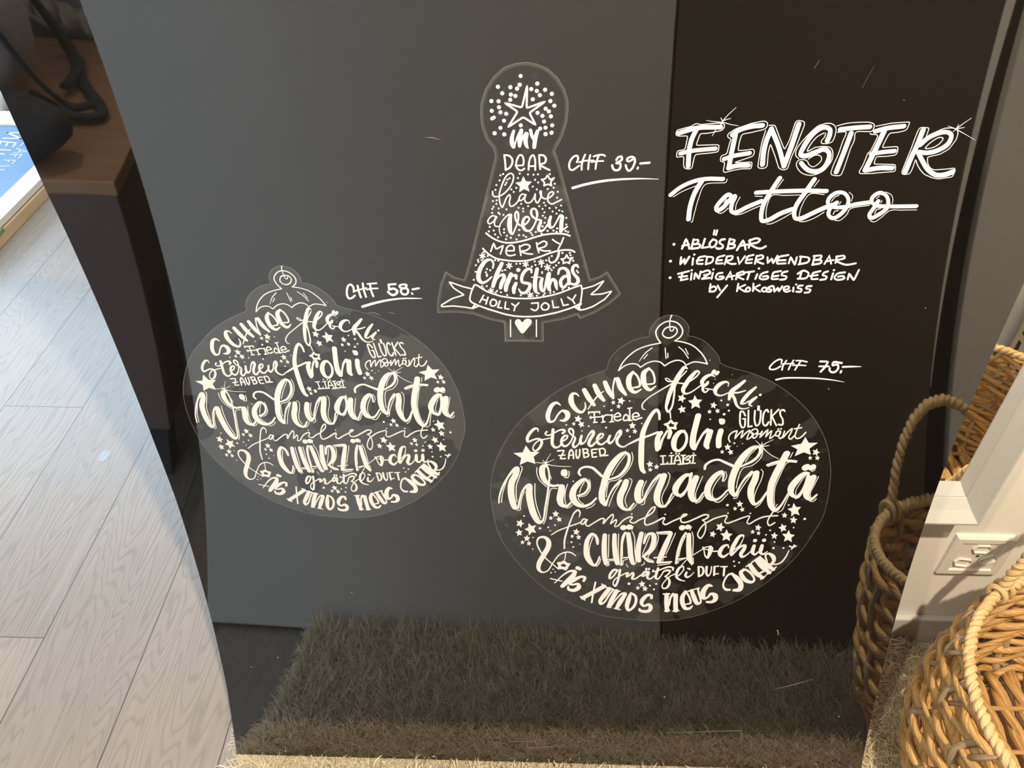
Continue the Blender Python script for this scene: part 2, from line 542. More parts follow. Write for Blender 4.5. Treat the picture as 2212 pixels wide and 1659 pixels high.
def pile(n, x0, x1, y0, y1, bx, by, br):
    X = rng.uniform(x0, x1, n)
    Yv = rng.uniform(y0, y1, n)
    keep = (X - bx) ** 2 + (Yv - by) ** 2 > br * br
    X, Yv = X[keep], Yv[keep]
    n = len(X)
    # tufts lean together in patches
    lean = 2.6 * np.sin(X * 44 + 1.3 * np.sin(Yv * 23)) + 1.9 * np.cos(Yv * 37 + X * 11) + rng.normal(0, 1.0, n)
    ln = rng.uniform(0.020, 0.034, n)
    front = np.abs(Yv - 0.4712) < 0.012
    ln[front] *= 0.6
    w = rng.uniform(0.0005, 0.0011, n)
    tilt = rng.uniform(0.6, 1.7, n)
    edge = X < RX0 + 0.02
    lean[edge] = np.pi + rng.normal(0, 0.8, edge.sum())
    seg = 4
    V = np.zeros((n, seg + 1, 2, 3))
    d = np.stack([np.cos(lean), np.sin(lean)], 1)
    curl = rng.normal(0, 1.5, n)
    pos = np.stack([X, Yv, np.full(n, 0.006)], 1)
    ang = tilt * 0.35
    head = lean.copy()
    tw = rng.uniform(0, np.pi, n)
    for s in range(seg + 1):
        sx_ = np.stack([-np.sin(head + tw), np.cos(head + tw), 0.35 * np.sin(tw * 2)], 1)
        ww = w * (1.0 if s < seg - 1 else (0.8 if s == seg - 1 else 0.35))
        V[:, s, 0] = pos - sx_ * ww[:, None]
        V[:, s, 1] = pos + sx_ * ww[:, None]
        st = ln / seg
        pos = pos + np.stack([np.cos(head) * np.sin(ang) * st, np.sin(head) * np.sin(ang) * st, np.cos(ang) * st], 1)
        ang = ang + tilt * 0.42
        head = head + curl * 0.4
    V[:, :, :, 2] = np.maximum(V[:, :, :, 2], 0.004)
    V[:, :, :, 1] = np.clip(V[:, :, :, 1], 0.0625, WALL_Y - 0.013)
    V = V.reshape(-1, 3)
    base = (np.arange(n) * (seg + 1) * 2)[:, None, None]
    q = np.array([[2 * s, 2 * s + 1, 2 * s + 3, 2 * s + 2] for s in range(seg)])[None]
    F = (base + q).reshape(-1)
    me = bpy.data.meshes.new('pile')
    nf = n * seg
    me.vertices.add(len(V))
    me.vertices.foreach_set('co', V.ravel())
    me.loops.add(nf * 4)
    me.loops.foreach_set('vertex_index', F.astype(np.int32))
    me.polygons.add(nf)
    me.polygons.foreach_set('loop_start', np.arange(0, nf * 4, 4, dtype=np.int32))
    me.polygons.foreach_set('loop_total', np.full(nf, 4, dtype=np.int32))
    me.update(calc_edges=True)
    a = me.attributes.new('yarn', 'FLOAT', 'FACE')
    a.data.foreach_set('value', np.repeat(np.clip(rng.normal(0.5, 0.25, n), 0, 1), seg).astype(np.float32))
    o = link('pile', me, M['yarn'], t, True)
    o['kind'] = 'stuff'
    return o


pile(120000, RX0, RX1, RY0 + 0.004, RY1, 0.69, 0.433, 0.165)

# ------------------------------------------------------------------ black display panel: a bowed sheet leaning on the mirror frame
PP = (0.4778, -0.7645, 0.2649, 0.0275, 0.0469)
PY0, PZ0 = 0.4712, 0.02


def panel_y(x, z):
    c0, c1, c2 = PP[0] + x * PP[3], PP[1] + x * PP[4], PP[2]
    return PY0 + c0 * (z - PZ0) + c1 * (z * z - PZ0 * PZ0) / 2 + c2 * (z ** 3 - PZ0 ** 3) / 3


_zt = np.linspace(-0.02, 1.4, 5000)
_sl = PP[0] + PP[1] * _zt + PP[2] * _zt ** 2
_st = np.concatenate([[0], np.cumsum(np.sqrt(1 + ((_sl[1:] + _sl[:-1]) / 2) ** 2) * np.diff(_zt))])
_st -= np.interp(PZ0, _zt, _st)


def sheet(U, off=0.0):
    """points on the sheet: U holds (x, length up the sheet) in metres; off lifts them off its face"""
    U = np.atleast_2d(np.asarray(U, float))
    x = U[:, 0]
    z = np.interp(U[:, 1], _st, _zt)
    y = panel_y(x, z)
    e = 1e-4
    gx = (panel_y(x + e, z) - panel_y(x - e, z)) / (2 * e)
    gz = (panel_y(x, z + e) - panel_y(x, z - e)) / (2 * e)
    nrm = np.stack([gx, -np.ones_like(x), gz], 1)
    nrm /= np.linalg.norm(nrm, axis=1)[:, None]
    return np.stack([x, y, z], 1) + nrm * off


def panel_materials():
    m = bpy.data.materials.new('glossy_black_acrylic')
    m.use_nodes = True
    b = m.node_tree.nodes['Principled BSDF']
    b.inputs['Base Color'].default_value = (0.006, 0.0055, 0.005, 1)
    b.inputs['Roughness'].default_value = 0.02
    b.inputs['IOR'].default_value = 2.5
    return m, mat('sawn_acrylic_edge', (0.55, 0.53, 0.50), 0.4)


M['acrylic'], M['acrylic_edge'] = panel_materials()
ink = mat('white_marker_ink', (0.86, 0.86, 0.84), 0.5, var=0.04, scale=90)
print_ink = mat('white_printed_ink', (0.72, 0.73, 0.745), 0.5, var=0.03, scale=60)
edge_l = np.array([(0.0, -0.3795), (0.026, -0.3804), (0.12, -0.3822), (0.2, -0.3865), (0.29, -0.392), (0.396, -0.3985), (0.47, -0.4050), (0.55, -0.4105), (0.64, -0.4160), (0.72, -0.4210), (0.76, -0.4240), (0.82, -0.4268), (0.85, -0.4275), (1.0, -0.433), (1.25, -0.440)])
edge_r = np.array([(0.0, 0.4445), (0.025, 0.4449), (0.155, 0.4487), (0.30, 0.4519), (0.36, 0.4540), (0.40, 0.4552), (0.44, 0.4566), (0.50, 0.4595), (0.55, 0.4622), (0.61, 0.4650), (0.67, 0.468), (0.85, 0.475), (1.25, 0.488)])
NU, NV = 28, 110
grid = []
smax = float(np.interp(1.18, _zt, _st))
for j in range(NV + 1):
    s = smax * j / NV
    z = float(np.interp(s, _st, _zt))
    a = np.interp(z, edge_l[:, 0], edge_l[:, 1])
    b_ = np.interp(z, edge_r[:, 0], edge_r[:, 1])
    for i in range(NU + 1):
        grid.append((a + (b_ - a) * i / NU, s))
front = sheet(grid)
back = sheet(grid, -0.004)
nf_ = len(front)
F, MI = [], []
W1 = NU + 1
for j in range(NV):
    for i in range(NU):
        a = j * W1 + i
        F.append((a, a + 1, a + 1 + W1, a + W1)); MI.append(0)
        F.append((nf_ + a, nf_ + a + W1, nf_ + a + 1 + W1, nf_ + a + 1)); MI.append(0)
rim_ = [i for i in range(W1)] + [j * W1 + NU for j in range(1, NV + 1)] + [NV * W1 + i for i in range(NU - 1, -1, -1)] + [j * W1 for j in range(NV - 1, 0, -1)]
nv_ = 2 * nf_
edge_v = np.concatenate([front[rim_], back[rim_]])
k_ = len(rim_)
for q in range(k_):
    r_ = (q + 1) % k_
    F.append((nv_ + q, nv_ + k_ + q, nv_ + k_ + r_, nv_ + r_)); MI.append(1)
panel = mesh('display_panel', np.concatenate([front, back, edge_v]), F, [M['acrylic'], M['acrylic_edge']], None, True)
panel.data.polygons.foreach_set('material_index', MI)
tag(panel, 'glossy black bowed panel with white hand lettering leaning on the wall mirror', 'panel')

# ------------------------------------------------------------------ lettering: pen strokes as ribbons lying on the sheet
def catmull(P, k=6):
    P = np.asarray(P, float)
    if len(P) < 3:
        return P
    closed = np.allclose(P[0][:2], P[-1][:2], atol=1e-6)
    out = []
    n = len(P)
    for i in range(n - 1):
        p0 = P[i - 1] if i else (P[-2] if closed else 2 * P[0] - P[1])
        p1, p2 = P[i], P[i + 1]
        p3 = P[i + 2] if i + 2 < n else (P[1] if closed else 2 * P[-1] - P[-2])
        d1 = max(np.linalg.norm((p1 - p0)[:2]), 1e-7) ** 0.5
        d2 = max(np.linalg.norm((p2 - p1)[:2]), 1e-7) ** 0.5
        d3 = max(np.linalg.norm((p3 - p2)[:2]), 1e-7) ** 0.5
        m1 = (p2 - p1) + d2 * ((p1 - p0) / d1 - (p2 - p0) / (d1 + d2))
        m2 = (p2 - p1) + d2 * ((p3 - p2) / d3 - (p3 - p1) / (d2 + d3))
        for s in range(k):
            u = s / k
            out.append((2 * u ** 3 - 3 * u * u + 1) * p1 + (u ** 3 - 2 * u * u + u) * m1 + (3 * u * u - 2 * u ** 3) * p2 + (u ** 3 - u * u) * m2)
    out.append(P[-1])
    return np.array(out)


def ribbon(P):
    """outline quads of a stroke; P rows are x, s, half width"""
    n = len(P)
    C, h = P[:, :2], P[:, 2]
    D = np.diff(C, axis=0)
    ln = np.linalg.norm(D, axis=1)
    ok = np.concatenate([[True], ln > 1e-6])
    C, h = C[ok], h[ok]
    n = len(C)
    if n < 2:
        return disc(C[0], h[0])
    D = np.diff(C, axis=0)
    D /= np.linalg.norm(D, axis=1)[:, None]
    closed = np.linalg.norm(C[0] - C[-1]) < 1e-6
    T0 = np.vstack([D[-1:] if closed else D[:1], D])
    T1 = np.vstack([D, D[:1] if closed else D[-1:]])
    N0 = np.stack([-T0[:, 1], T0[:, 0]], 1)
    N1 = np.stack([-T1[:, 1], T1[:, 0]], 1)
    B = N0 + N1
    bl = np.linalg.norm(B, axis=1)
    B = np.where(bl[:, None] > 0.3, B / np.maximum(bl, 1e-6)[:, None], N1)
    k = 1 / np.clip((B * N1).sum(1), 0.62, 1)
    V = [C + B * (h * k)[:, None], C - B * (h * k)[:, None]]
    V = np.stack(V, 1).reshape(-1, 2)
    F = [(2 * i, 2 * i + 1, 2 * i + 3, 2 * i + 2) for i in range(n - 1)]
    if not closed:
        for c, hh, nn, tt in ((C[0], h[0], B[0], -T1[0]), (C[-1], h[-1], B[-1], T0[-1])):
            b0 = len(V)
            A = np.linspace(-np.pi / 2, np.pi / 2, 9)
            cap = c + hh * (np.cos(A)[:, None] * tt + np.sin(A)[:, None] * nn)
            V = np.vstack([V, cap])
            F.append(tuple(range(b0, b0 + 9)))
    else:
        pass
    return V, F


def disc(c, r):
    A = np.linspace(0, 2 * np.pi, 14, endpoint=False)
    return np.stack([c[0] + r * np.cos(A), c[1] + r * np.sin(A)], 1), [tuple(range(14))]


def soften(P, r=0.0016):
    """a pen rounds the corners it turns"""
    closed = np.linalg.norm(P[0][:2] - P[-1][:2]) < 1e-6
    out = [] if closed else [P[0]]
    n = len(P)
    idx = range(0, n - 1) if closed else range(1, n - 1)
    for i in idx:
        a, p, q = P[i - 1] if i else P[n - 2], P[i], P[i + 1]
        la, lq = np.linalg.norm((a - p)[:2]), np.linalg.norm((q - p)[:2])
        da, dq = min(r, 0.4 * la), min(r, 0.4 * lq)
        A, Q = p + (a - p) * da / max(la, 1e-9), p + (q - p) * dq / max(lq, 1e-9)
        out += [A, 0.25 * A + 0.5 * p + 0.25 * Q, Q]
    out.append(out[0] if closed else P[-1])
    return np.array(out)


def parse(txt, warp=None, sc=1.0):
    """stroke list -> list of (verts 2D, faces)"""
    out = []
    for line in txt.split('\n'):
        w = line.split(' ')
        k, wd = w[0][0], float(w[0][1:])
        P = []
        for a in w[1:]:
            v = [float(q) for q in a.split(',')]
            P.append((v[0], v[1], v[2] if len(v) > 2 else wd))
        P = np.array(P) * 1e-4
        if warp:
            P = np.stack([*warp(P[:, 0], P[:, 1]), P[:, 2] * sc], 1)
        if k == 'd':
            for r in P:
                out.append(disc(r[:2], r[2]))
            continue
        P[:, 2] /= 2
        if k == 's':
            out.append(ribbon(catmull(P)))
        elif k == 'l':
            out.append(ribbon(soften(P) if len(P) > 3 else P))
        else:
            Q = P[:, :2]
            if k == 'P':
                Q = catmull(np.vstack([P, P[:1]]), 4)[:-1, :2]
            out.append((Q, [tuple(range(len(Q)))]))
    return out


def lay(name, pieces, off, m, parent):
    V, F, n = [], [], 0
    for i, (v, f) in enumerate(pieces):
        V.append(sheet(v, off + 2e-6 * i))
        F += [tuple(a + n for a in q) for q in f]
        n += len(v)
    me = bpy.data.meshes.new(name)
    me.from_pydata([tuple(q) for q in np.concatenate(V)], [], F)
    me.update()
    return link(name, me, m, parent)


INK = {
 'board': {
  'headline_lettering': '''s39 1224,8171 1369,8214 1564,8220
s40 1362,8196 1337,8115 1329,8033 1340,7879
s36 1258,7992 1351,8015 1551,8034
l7 1201,8196 1321,8229 1353,8254 1391,8242 1551,8256 1588,8248 1598,8228 1584,8193 1467,8168 1401,8165 1381,8063 1437,8065 1522,8068 1577,8067 1579,8005 1501,7994 1386,7983 1379,7935 1376,7861 1347,7849 1305,7862 1295,7915 1292,7967 1232,7958 1227,7971 1228,8016 1293,8027 1300,8147 1241,8144 1197,8149 1201,8196
s40 1673,8154 1725,8194 1818,8224 1911,8233
s40 1699,8154 1696,8059 1693,7962 1693,7864
s37 1639,7941 1718,7969 1848,7993
s40 1690,7860 1760,7881 1858,7884
l7 1633,8161 1691,8204 1813,8250 1913,8272 1948,8260 1954,8226 1937,8200 1827,8173 1754,8159 1744,8106 1744,8014 1809,8020 1874,8030 1889,8003 1883,7965 1817,7941 1732,7909 1796,7909 1886,7914 1887,7852 1806,7853 1734,7839 1663,7818 1649,7832 1651,7913 1613,7919 1606,7941 1611,7973 1655,7986 1660,8059 1669,8120 1638,8130 1633,8161
s42 1992,8203 1971,8112 1966,8002 1978,7891
s38 1992,8203 2083,8050 2166,7876
s43 2212,8242 2193,8063 2166,7876
l7 1966,8233 2015,8236 2082,8118 2140,8022 2164,8104 2181,8265 2205,8275 2253,8265 2262,8238 2234,8056 2211,7946 2202,7848 2167,7839 2126,7855 2074,7960 2010,8074 2006,8002 2022,7873 2001,7855 1957,7856 1941,7870 1936,7968 1934,8078 1945,8190
s0 2486,8100,42 2493,8150,40 2485,8194,35 2448,8214,38 2403,8208,44 2340,8144,44 2295,8036,43 2288,7977,37 2328,7966,43 2407,7997,44 2477,8024,41 2525,7993,36 2537,7931,42 2516,7860,46 2474,7829,44 2398,7833,39 2343,7868,37 2308,7904,36
s7 2495,8076 2527,8089 2540,8143 2530,8210 2496,8241 2448,8249 2405,8238 2379,8228 2332,8178 2268,8084 2240,8015 2250,7967 2279,7942
s7 2361,7938 2413,7972 2458,7966 2477,7931 2453,7889 2417,7868 2379,7889 2359,7917 2328,7933 2282,7928 2269,7897 2294,7847 2343,7808 2415,7791 2479,7807 2521,7839 2542,7867 2567,7931 2556,8000 2527,8038 2471,8049 2397,8042
s8 2397,8042 2338,8008 2347,8056 2389,8131 2442,8167
s7 2456,8164 2454,8130 2438,8103 2440,8079 2495,8074
l0 1570,8271,8 1611,8327,5 1664,8385,3
l0 1570,8271,7 1605,8286,5 1636,8293,4
l5 1570,8268 1554,8298
l0 1571,8260,8 1497,8268,5 1434,8278,2
l0 1571,8263,7 1645,8242,5 1712,8231,3
l0 1572,8255,8 1527,8202,5 1506,8145,4
s39 2570,8196 2694,8210 2813,8217
s42 2670,8163 2656,8027 2641,7902 2631,7821
s7 2535,8227 2618,8249 2714,8256 2806,8254 2844,8236 2842,8182 2795,8177
s7 2795,8177 2708,8170 2713,8102 2701,8034 2694,7930 2686,7831 2675,7792 2622,7789 2591,7803 2589,7867 2608,7979 2618,8096 2625,8171 2553,8172
s39 2870,8179 2957,8205 3097,8221
s45 2944,8182 2924,8067 2899,7943 2877,7838
s37 2889,7981 2991,7998 3082,8006
s42 2882,7834 2991,7855 3106,7855
l7 2861,8222 2984,8248 3138,8258 3130,8188 3073,8171 2993,8162 2978,8101 2967,8036 3038,8043 3100,8046 3111,7998 3103,7970 3029,7960 2939,7957 2937,7891 3015,7890 3127,7886 3143,7823 3043,7816 2937,7806 2842,7804 2828,7820 2847,7887 2859,7992 2876,8002 2904,8138 2887,8152 2841,8152 2830,8162
s44 3268,8187 3259,8059 3242,7942 3231,7822
s0 3285,8062,44 3333,8120,44 3406,8160,41 3482,8168,35 3523,8139,35 3517,8065,44 3448,8010,43 3368,7990,40 3292,7997,37
s0 3285,7997,36 3352,7913,36 3424,7836,36 3513,7789,41 3593,7796,47 3640,7817,49
l7 3229,8197 3244,8211 3315,8207 3312,8123 3365,8163 3444,8203 3509,8206 3553,8193 3574,8159 3576,8105 3544,8024 3480,7976 3380,7952 3402,7892 3430,7857 3471,7836 3564,7842 3649,7853 3660,7828 3656,7771 3603,7764 3545,7753 3480,7764 3402,7797 3356,7836 3313,7886 3285,7935 3284,7850 3275,7801 3219,7794 3200,7812 3205,7886 3217,8025 3223,8134 3229,8197
s8 3338,8030 3366,8079 3424,8123 3460,8116 3452,8079 3406,8038 3338,8030
l0 3545,8196,9 3588,8242,5 3640,8288,3
l0 3545,8196,7 3552,8233,4
l0 3545,8196,7 3609,8209,4
l0 3545,8196,6 3463,8223,2
l0 3546,8193,8 3633,8152,4 3741,8098,2
l0 3545,8196,8 3527,8173,4''',
  'subtitle_lettering': '''s37 1221,7612 1301,7685 1410,7740 1509,7761 1659,7760
s42 1478,7743 1432,7634 1409,7500 1411,7379
s6 1697,7757 1688,7728 1644,7724 1529,7717 1499,7692 1470,7560 1452,7394 1447,7352 1436,7352
s6 1248,7594 1320,7645 1430,7696
s0 1770,7588,34 1731,7614,39 1678,7559,40 1643,7492,37 1658,7463,39 1703,7492,40 1747,7559,40 1789,7599,40
s0 1793,7592,38 1775,7514,37 1786,7454,34 1822,7442,40 1924,7499,41 2033,7551,40
s6 1838,7592 1816,7521 1818,7469
s7 1662,7443 1691,7435 1723,7454 1749,7484
s7 1819,7420 1874,7427 1970,7476 2031,7506
s6 1705,7540 1721,7570
s0 2152,7766,41 2099,7639,41 2059,7521,40 2057,7423,38 2076,7362,36 2131,7369,44 2224,7430,44 2326,7475,43
s0 2457,7754,41 2403,7630,42 2353,7512,41 2350,7430,37 2374,7384,36 2423,7384,44 2504,7429,44 2606,7485,44 2667,7511,44
s38 1972,7632 2146,7642 2420,7649 2568,7645 2589,7645
s6 2188,7755 2166,7711 2147,7672
s6 2500,7746 2470,7685
s6 1968,7599 2034,7596
s6 2109,7389 2096,7438 2094,7521 2119,7606 2222,7605 2367,7609
s7 2124,7331 2159,7331 2254,7384 2327,7437
s6 2400,7407 2400,7490 2448,7616 2576,7612
s7 2416,7353 2458,7353 2536,7384 2616,7444
s0 2706,7534,40 2666,7496,38 2660,7421,32 2707,7385,36 2762,7417,40 2806,7496,37 2800,7570,31 2745,7626,32 2676,7626,38 2629,7578,38 2631,7526,31 2680,7496,34 2779,7492,37 2876,7518,38 3010,7540,37
s0 3070,7547,38 3052,7488,38 3028,7420,35 3051,7386,37 3112,7420,41 3166,7480,39 3158,7554,31 3115,7610,30 3056,7625,38 3011,7584,39 3017,7540,30 3075,7506,34 3195,7498,36 3425,7499,36
s5 2791,7633 2831,7600 2834,7548
s7 2657,7549 2678,7589 2709,7604
s6 2741,7545 2734,7519
s7 2702,7421 2708,7451 2738,7459
s7 2733,7364 2775,7364 2825,7421 2839,7473 3004,7510
s5 3115,7635 3171,7606 3198,7562 3202,7525
s7 3049,7573 3067,7595
s6 3103,7555 3099,7532
s7 3072,7428 3079,7465 3111,7476
s6 3052,7359 3090,7348 3147,7397 3200,7457 3311,7462 3439,7464''',
  'feature_list_lettering': '''d0 1311,7129,14 1300,6956,14 1317,6782,14
l0 1391,7084,19 1415,7184,20 1438,7142,17 1458,7084,18
l19 1390,7113 1448,7127
l18 1484,7180 1476,7084
s0 1485,7175,18 1529,7170,16 1520,7137,19 1487,7130,19
s0 1491,7130,20 1548,7127,18 1548,7098,21 1480,7084,21
l0 1587,7184,19 1574,7093,17 1629,7101,20
s0 1661,7179,20 1637,7136,19 1656,7098,19 1688,7112,20 1698,7160,17 1665,7179,18
l17 1662,7269 1661,7226
l17 1686,7269 1682,7222
s0 1769,7179,20 1739,7174,21 1726,7146,17 1761,7117,17 1761,7093,21 1719,7084,20 1704,7093,18
l18 1815,7184 1810,7083
s0 1816,7179,19 1861,7169,17 1852,7141,21 1819,7131,21
s0 1824,7131,19 1869,7122,18 1868,7098,21 1806,7082,21
l0 1899,7069,20 1938,7169,21 1961,7126,17 1977,7074,18
l19 1922,7112 1985,7126
l18 2002,7174 2004,7093
s0 1995,7164,21 2056,7188,20 2093,7173,17 2072,7145,21 2014,7131,19 2063,7097,18 2118,7085,20 2157,7107,21
l0 1394,6997,18 1394,6919,19 1428,6982,21 1436,6924,21 1469,7002,20
l18 1506,6987 1509,6919
d0 1512,7024,11 1510,6861,11 1712,6869,11 2137,6879,11 2844,6860,11
d0 2521,6709,10
l0 1613,7007,19 1557,6997,19 1545,6928,16 1602,6928,19
l19 1545,6963 1597,6968
l17 1635,7002 1633,6928
s0 1631,7002,18 1689,6992,16 1687,6948,19 1634,6923,19
l0 1791,7014,19 1732,6997,19 1725,6928,16 1786,6933,19
l19 1729,6963 1776,6967
l17 1818,7006 1809,6923
s0 1818,7004,19 1870,7006,16 1863,6972,19 1817,6957,17 1866,6928,18 1910,6928,19
l0 1920,6996,16 1945,6928,19 1984,7006,19
l0 2060,7020,19 2006,7006,19 2001,6933,16 2057,6938,19
l19 2004,6967 2055,6975
l17 2092,7011 2090,6928
s18 2093,7006 2144,7015 2153,6988 2097,6962 2127,6942 2169,6928
l0 2195,6996,16 2208,6932,18 2237,6986,18 2260,6932,20 2284,7010,18
l0 2383,7018,19 2299,7001,20 2292,6927,16 2374,6932,19
l19 2290,6962 2368,6966
l17 2405,6932 2409,7000 2466,6913 2467,6995
l17 2505,7000 2507,6927
s0 2495,7003,18 2582,6986,16 2582,6947,20 2500,6922,20
l17 2631,7005 2630,6927
s0 2621,7007,19 2691,7010,17 2688,6981,20 2644,6966,20
s0 2644,6966,18 2702,6961,16 2703,6937,20 2628,6917,20
l0 2740,6927,19 2765,7009,18 2802,6927,16
l17 2748,6951 2815,6966
l17 2836,7005 2839,6936
s0 2833,7000,19 2900,7009,17 2911,6985,20 2842,6961,19 2893,6932,17 2949,6917,19 3029,6931,19
l19 1387,6823 1485,6852
l0 1426,6830,17 1422,6755,17 1482,6770,20
l19 1400,6790 1474,6800
l17 1514,6830 1515,6760
l0 1545,6770,17 1547,6835,19 1589,6770,20 1596,6849,17
s0 1610,6840,20 1665,6859,19 1686,6839,18 1656,6800,19 1620,6770,17 1690,6780,19
l16 1632,6810 1688,6825
l17 1713,6834 1709,6770
s0 1801,6834,19 1759,6824,19 1748,6780,16 1777,6764,19 1819,6779,20 1816,6794,18 1781,6794,19
l0 1848,6764,18 1875,6844,19 1906,6764,16
l18 1853,6789 1921,6804
l17 1944,6829 1941,6764
s0 1940,6824,20 1994,6847,19 2007,6824,20 1944,6799,19 1979,6779,17 2012,6764,17
l19 2022,6839 2095,6849
l18 2057,6839 2048,6764
l18 2132,6819 2123,6769
s0 2224,6844,20 2175,6824,20 2161,6779,16 2195,6764,19 2241,6779,20 2233,6799,18 2189,6794,19
l0 2347,6852,19 2278,6839,20 2275,6764,16 2336,6769,19
l20 2278,6794 2334,6804
s0 2409,6849,20 2368,6834,20 2364,6809,16 2411,6794,16 2407,6769,20 2360,6761,20
l18 2543,6843 2540,6774
s0 2512,6824,20 2558,6856,19 2612,6829,16 2601,6779,20 2523,6771,19
l0 2718,6851,20 2651,6833,20 2649,6764,16 2710,6769,19
l19 2632,6799 2701,6809
s0 2789,6848,20 2757,6833,20 2750,6809,16 2789,6794,16 2786,6769,20 2739,6759,20
l18 2843,6828 2840,6764
s0 2951,6838,20 2884,6823,20 2868,6779,16 2899,6759,19 2958,6773,21 2947,6798,17 2900,6793,19
l0 2996,6763,17 2993,6828,18 3056,6753,20 3077,6863,18
l17 1708,6714 1711,6633
s0 1706,6669,20 1744,6689,19 1769,6669,17 1756,6638,20 1711,6633,20
l16 1778,6699 1808,6648
l19 1867,6699 1832,6638 1793,6571
l17 1971,6719 1971,6638
l0 2036,6704,20 1979,6674,17 2048,6633,17
s0 2072,6679,20 2053,6658,18 2066,6633,18 2091,6643,19 2086,6673,16 2072,6679,18
l17 2114,6719 2124,6638
l0 2175,6704,20 2126,6673,17 2192,6633,17
s0 2224,6678,20 2205,6658,17 2224,6633,18 2249,6643,19 2243,6673,16 2224,6678,18
s0 2297,6694,20 2264,6678,20 2267,6663,17 2296,6653,16 2291,6633,20 2260,6633,19
l0 2312,6689,16 2328,6628,18 2354,6678,20 2372,6633,20 2392,6689,19
s0 2413,6653,18 2456,6663,18 2455,6688,15 2416,6683,18 2414,6648,14 2444,6630,17 2478,6643,18
l17 2502,6678 2507,6633
s0 2583,6699,20 2548,6693,20 2543,6673,16 2582,6658,16 2579,6633,21 2538,6633,19
s0 2669,6693,20 2629,6688,21 2625,6668,16 2668,6653,16 2660,6628,21 2621,6622,20''',
  'price_39_lettering': '''s16 380,7918 389,7949 379,7976 350,7967 322,7927 315,7886 325,7854 347,7847 372,7863 401,7886
s16 447,7985 429,7931 423,7890 425,7849
s16 491,7980 482,7917 481,7854
s14 400,7917 455,7931 524,7933
s16 521,7969 563,7982 602,7982 617,7973
s16 564,7978 548,7921 544,7856
s14 505,7919 554,7926 606,7928
s19 717,7937 732,7961 757,7966 764,7943 752,7927 721,7909 752,7903 758,7880 746,7850 720,7843 697,7857 684,7889
s18 858,7943 830,7925 812,7929 810,7947 839,7964 865,7958 877,7929 872,7893 854,7852 833,7838 814,7857 801,7889
l17 909,7868 906,7856
l20 927,7904 1003,7911
s0 357,7682,25 468,7715,23 597,7742,23 749,7759,19 945,7766,12 1098,7761,4''',
  'price_58_lettering': '''s0 -1680,6647,19 -1680,6679,20 -1700,6710,22 -1725,6701,19 -1745,6651,19 -1750,6591,19 -1738,6561,22 -1714,6560,20 -1676,6591,20
s20 -1638,6699 -1633,6637 -1621,6570
s19 -1587,6724 -1584,6651 -1571,6575
s16 -1686,6630 -1640,6651 -1557,6673
l18 -1541,6717 -1458,6725
s19 -1519,6714 -1516,6651 -1501,6582
s16 -1555,6655 -1519,6665 -1450,6669
l21 -1277,6716 -1342,6710 -1342,6657
s24 -1342,6657 -1299,6667 -1268,6642 -1280,6610 -1313,6596 -1340,6612 -1354,6630
s0 -1204,6669,22 -1235,6678,22 -1240,6697,19 -1212,6711,21 -1175,6706,21 -1183,6681,20 -1220,6662,20 -1233,6637,19 -1216,6607,22 -1185,6603,21 -1163,6633,19 -1172,6667,21 -1204,6669,22
l17 -1130,6617 -1124,6607
l21 -1119,6658 -1060,6670
s0 -1616,6467,27 -1507,6504,26 -1362,6540,22 -1241,6557,17 -1120,6560,14 -1036,6557,5''',
  'price_75_lettering': '''s0 2550,5831,16 2552,5855,15 2524,5865,19 2479,5834,18 2443,5768,17 2454,5747,17 2505,5749,19 2549,5783,19
s17 2597,5851 2574,5786 2574,5739
s17 2668,5855 2649,5792 2639,5743
l15 2554,5811 2680,5816
s16 2696,5851 2755,5849 2808,5836
s17 2745,5846 2721,5787 2705,5740
s15 2674,5795 2740,5797 2804,5793
l0 2942,5842,24 3022,5840,19 3000,5769,23 2971,5720,24
l20 2943,5784 3038,5783
s0 3160,5824,23 3077,5832,25 3078,5795,20 3119,5806,21 3139,5764,21 3118,5719,25 3083,5714,22 3053,5746,19 3054,5761,21
l22 3177,5729 3175,5710
s0 3183,5778,23 3277,5782,19 3368,5781,6
s0 2536,5621,20 2607,5640,19 2770,5645,17 2977,5637,16 3136,5616,11 3238,5596,3''',
  'scratch_marks': '''l0 -904,8145,2 -839,8140,6 -774,8120,2
l0 3160,1240,2 3450,1342,7 3659,1426,2
l0 1877,532,3 2829,591,6
s0 3105,2160,13 3122,2118,10 3121,2083,7
l2 2259,8759 2231,8695
l1 2708,8711 2674,8594 2660,8539
l2 3021,8443 3042,8435
s0 -1570,6400,2 -1504,6394,6 -1452,6368,2
s0 -1377,6405,2 -1315,6389,5
d0 3098,5510,7 1806,1094,9 3824,6454,6 4055,853,9 -3466,1426,9 -3112,1583,9 -2096,2621,8
s0 76,232,6 562,277,3
l4 -168,320 196,347''',
 },
 'tree': {
  'star_drawing': '''l17 -54,8573 -95,8393 -236,8433 -129,8359 -210,8227 -83,8314 22,8245 -33,8349 96,8443 -56,8388 -54,8573
p0 -78,7794 -53,7746 -2,7743 -36,7703 -22,7650 -69,7673 -112,7643 -106,7698 -146,7733 -96,7743
l14 132,7806 155,7757 196,7782 158,7736 174,7700 137,7722 101,7699 110,7736 75,7764 114,7765 132,7806
l15 331,7030 348,6984 395,6999 359,6960 363,6930 333,6952 300,6930 307,6963 275,6983 318,6984 331,7030''',
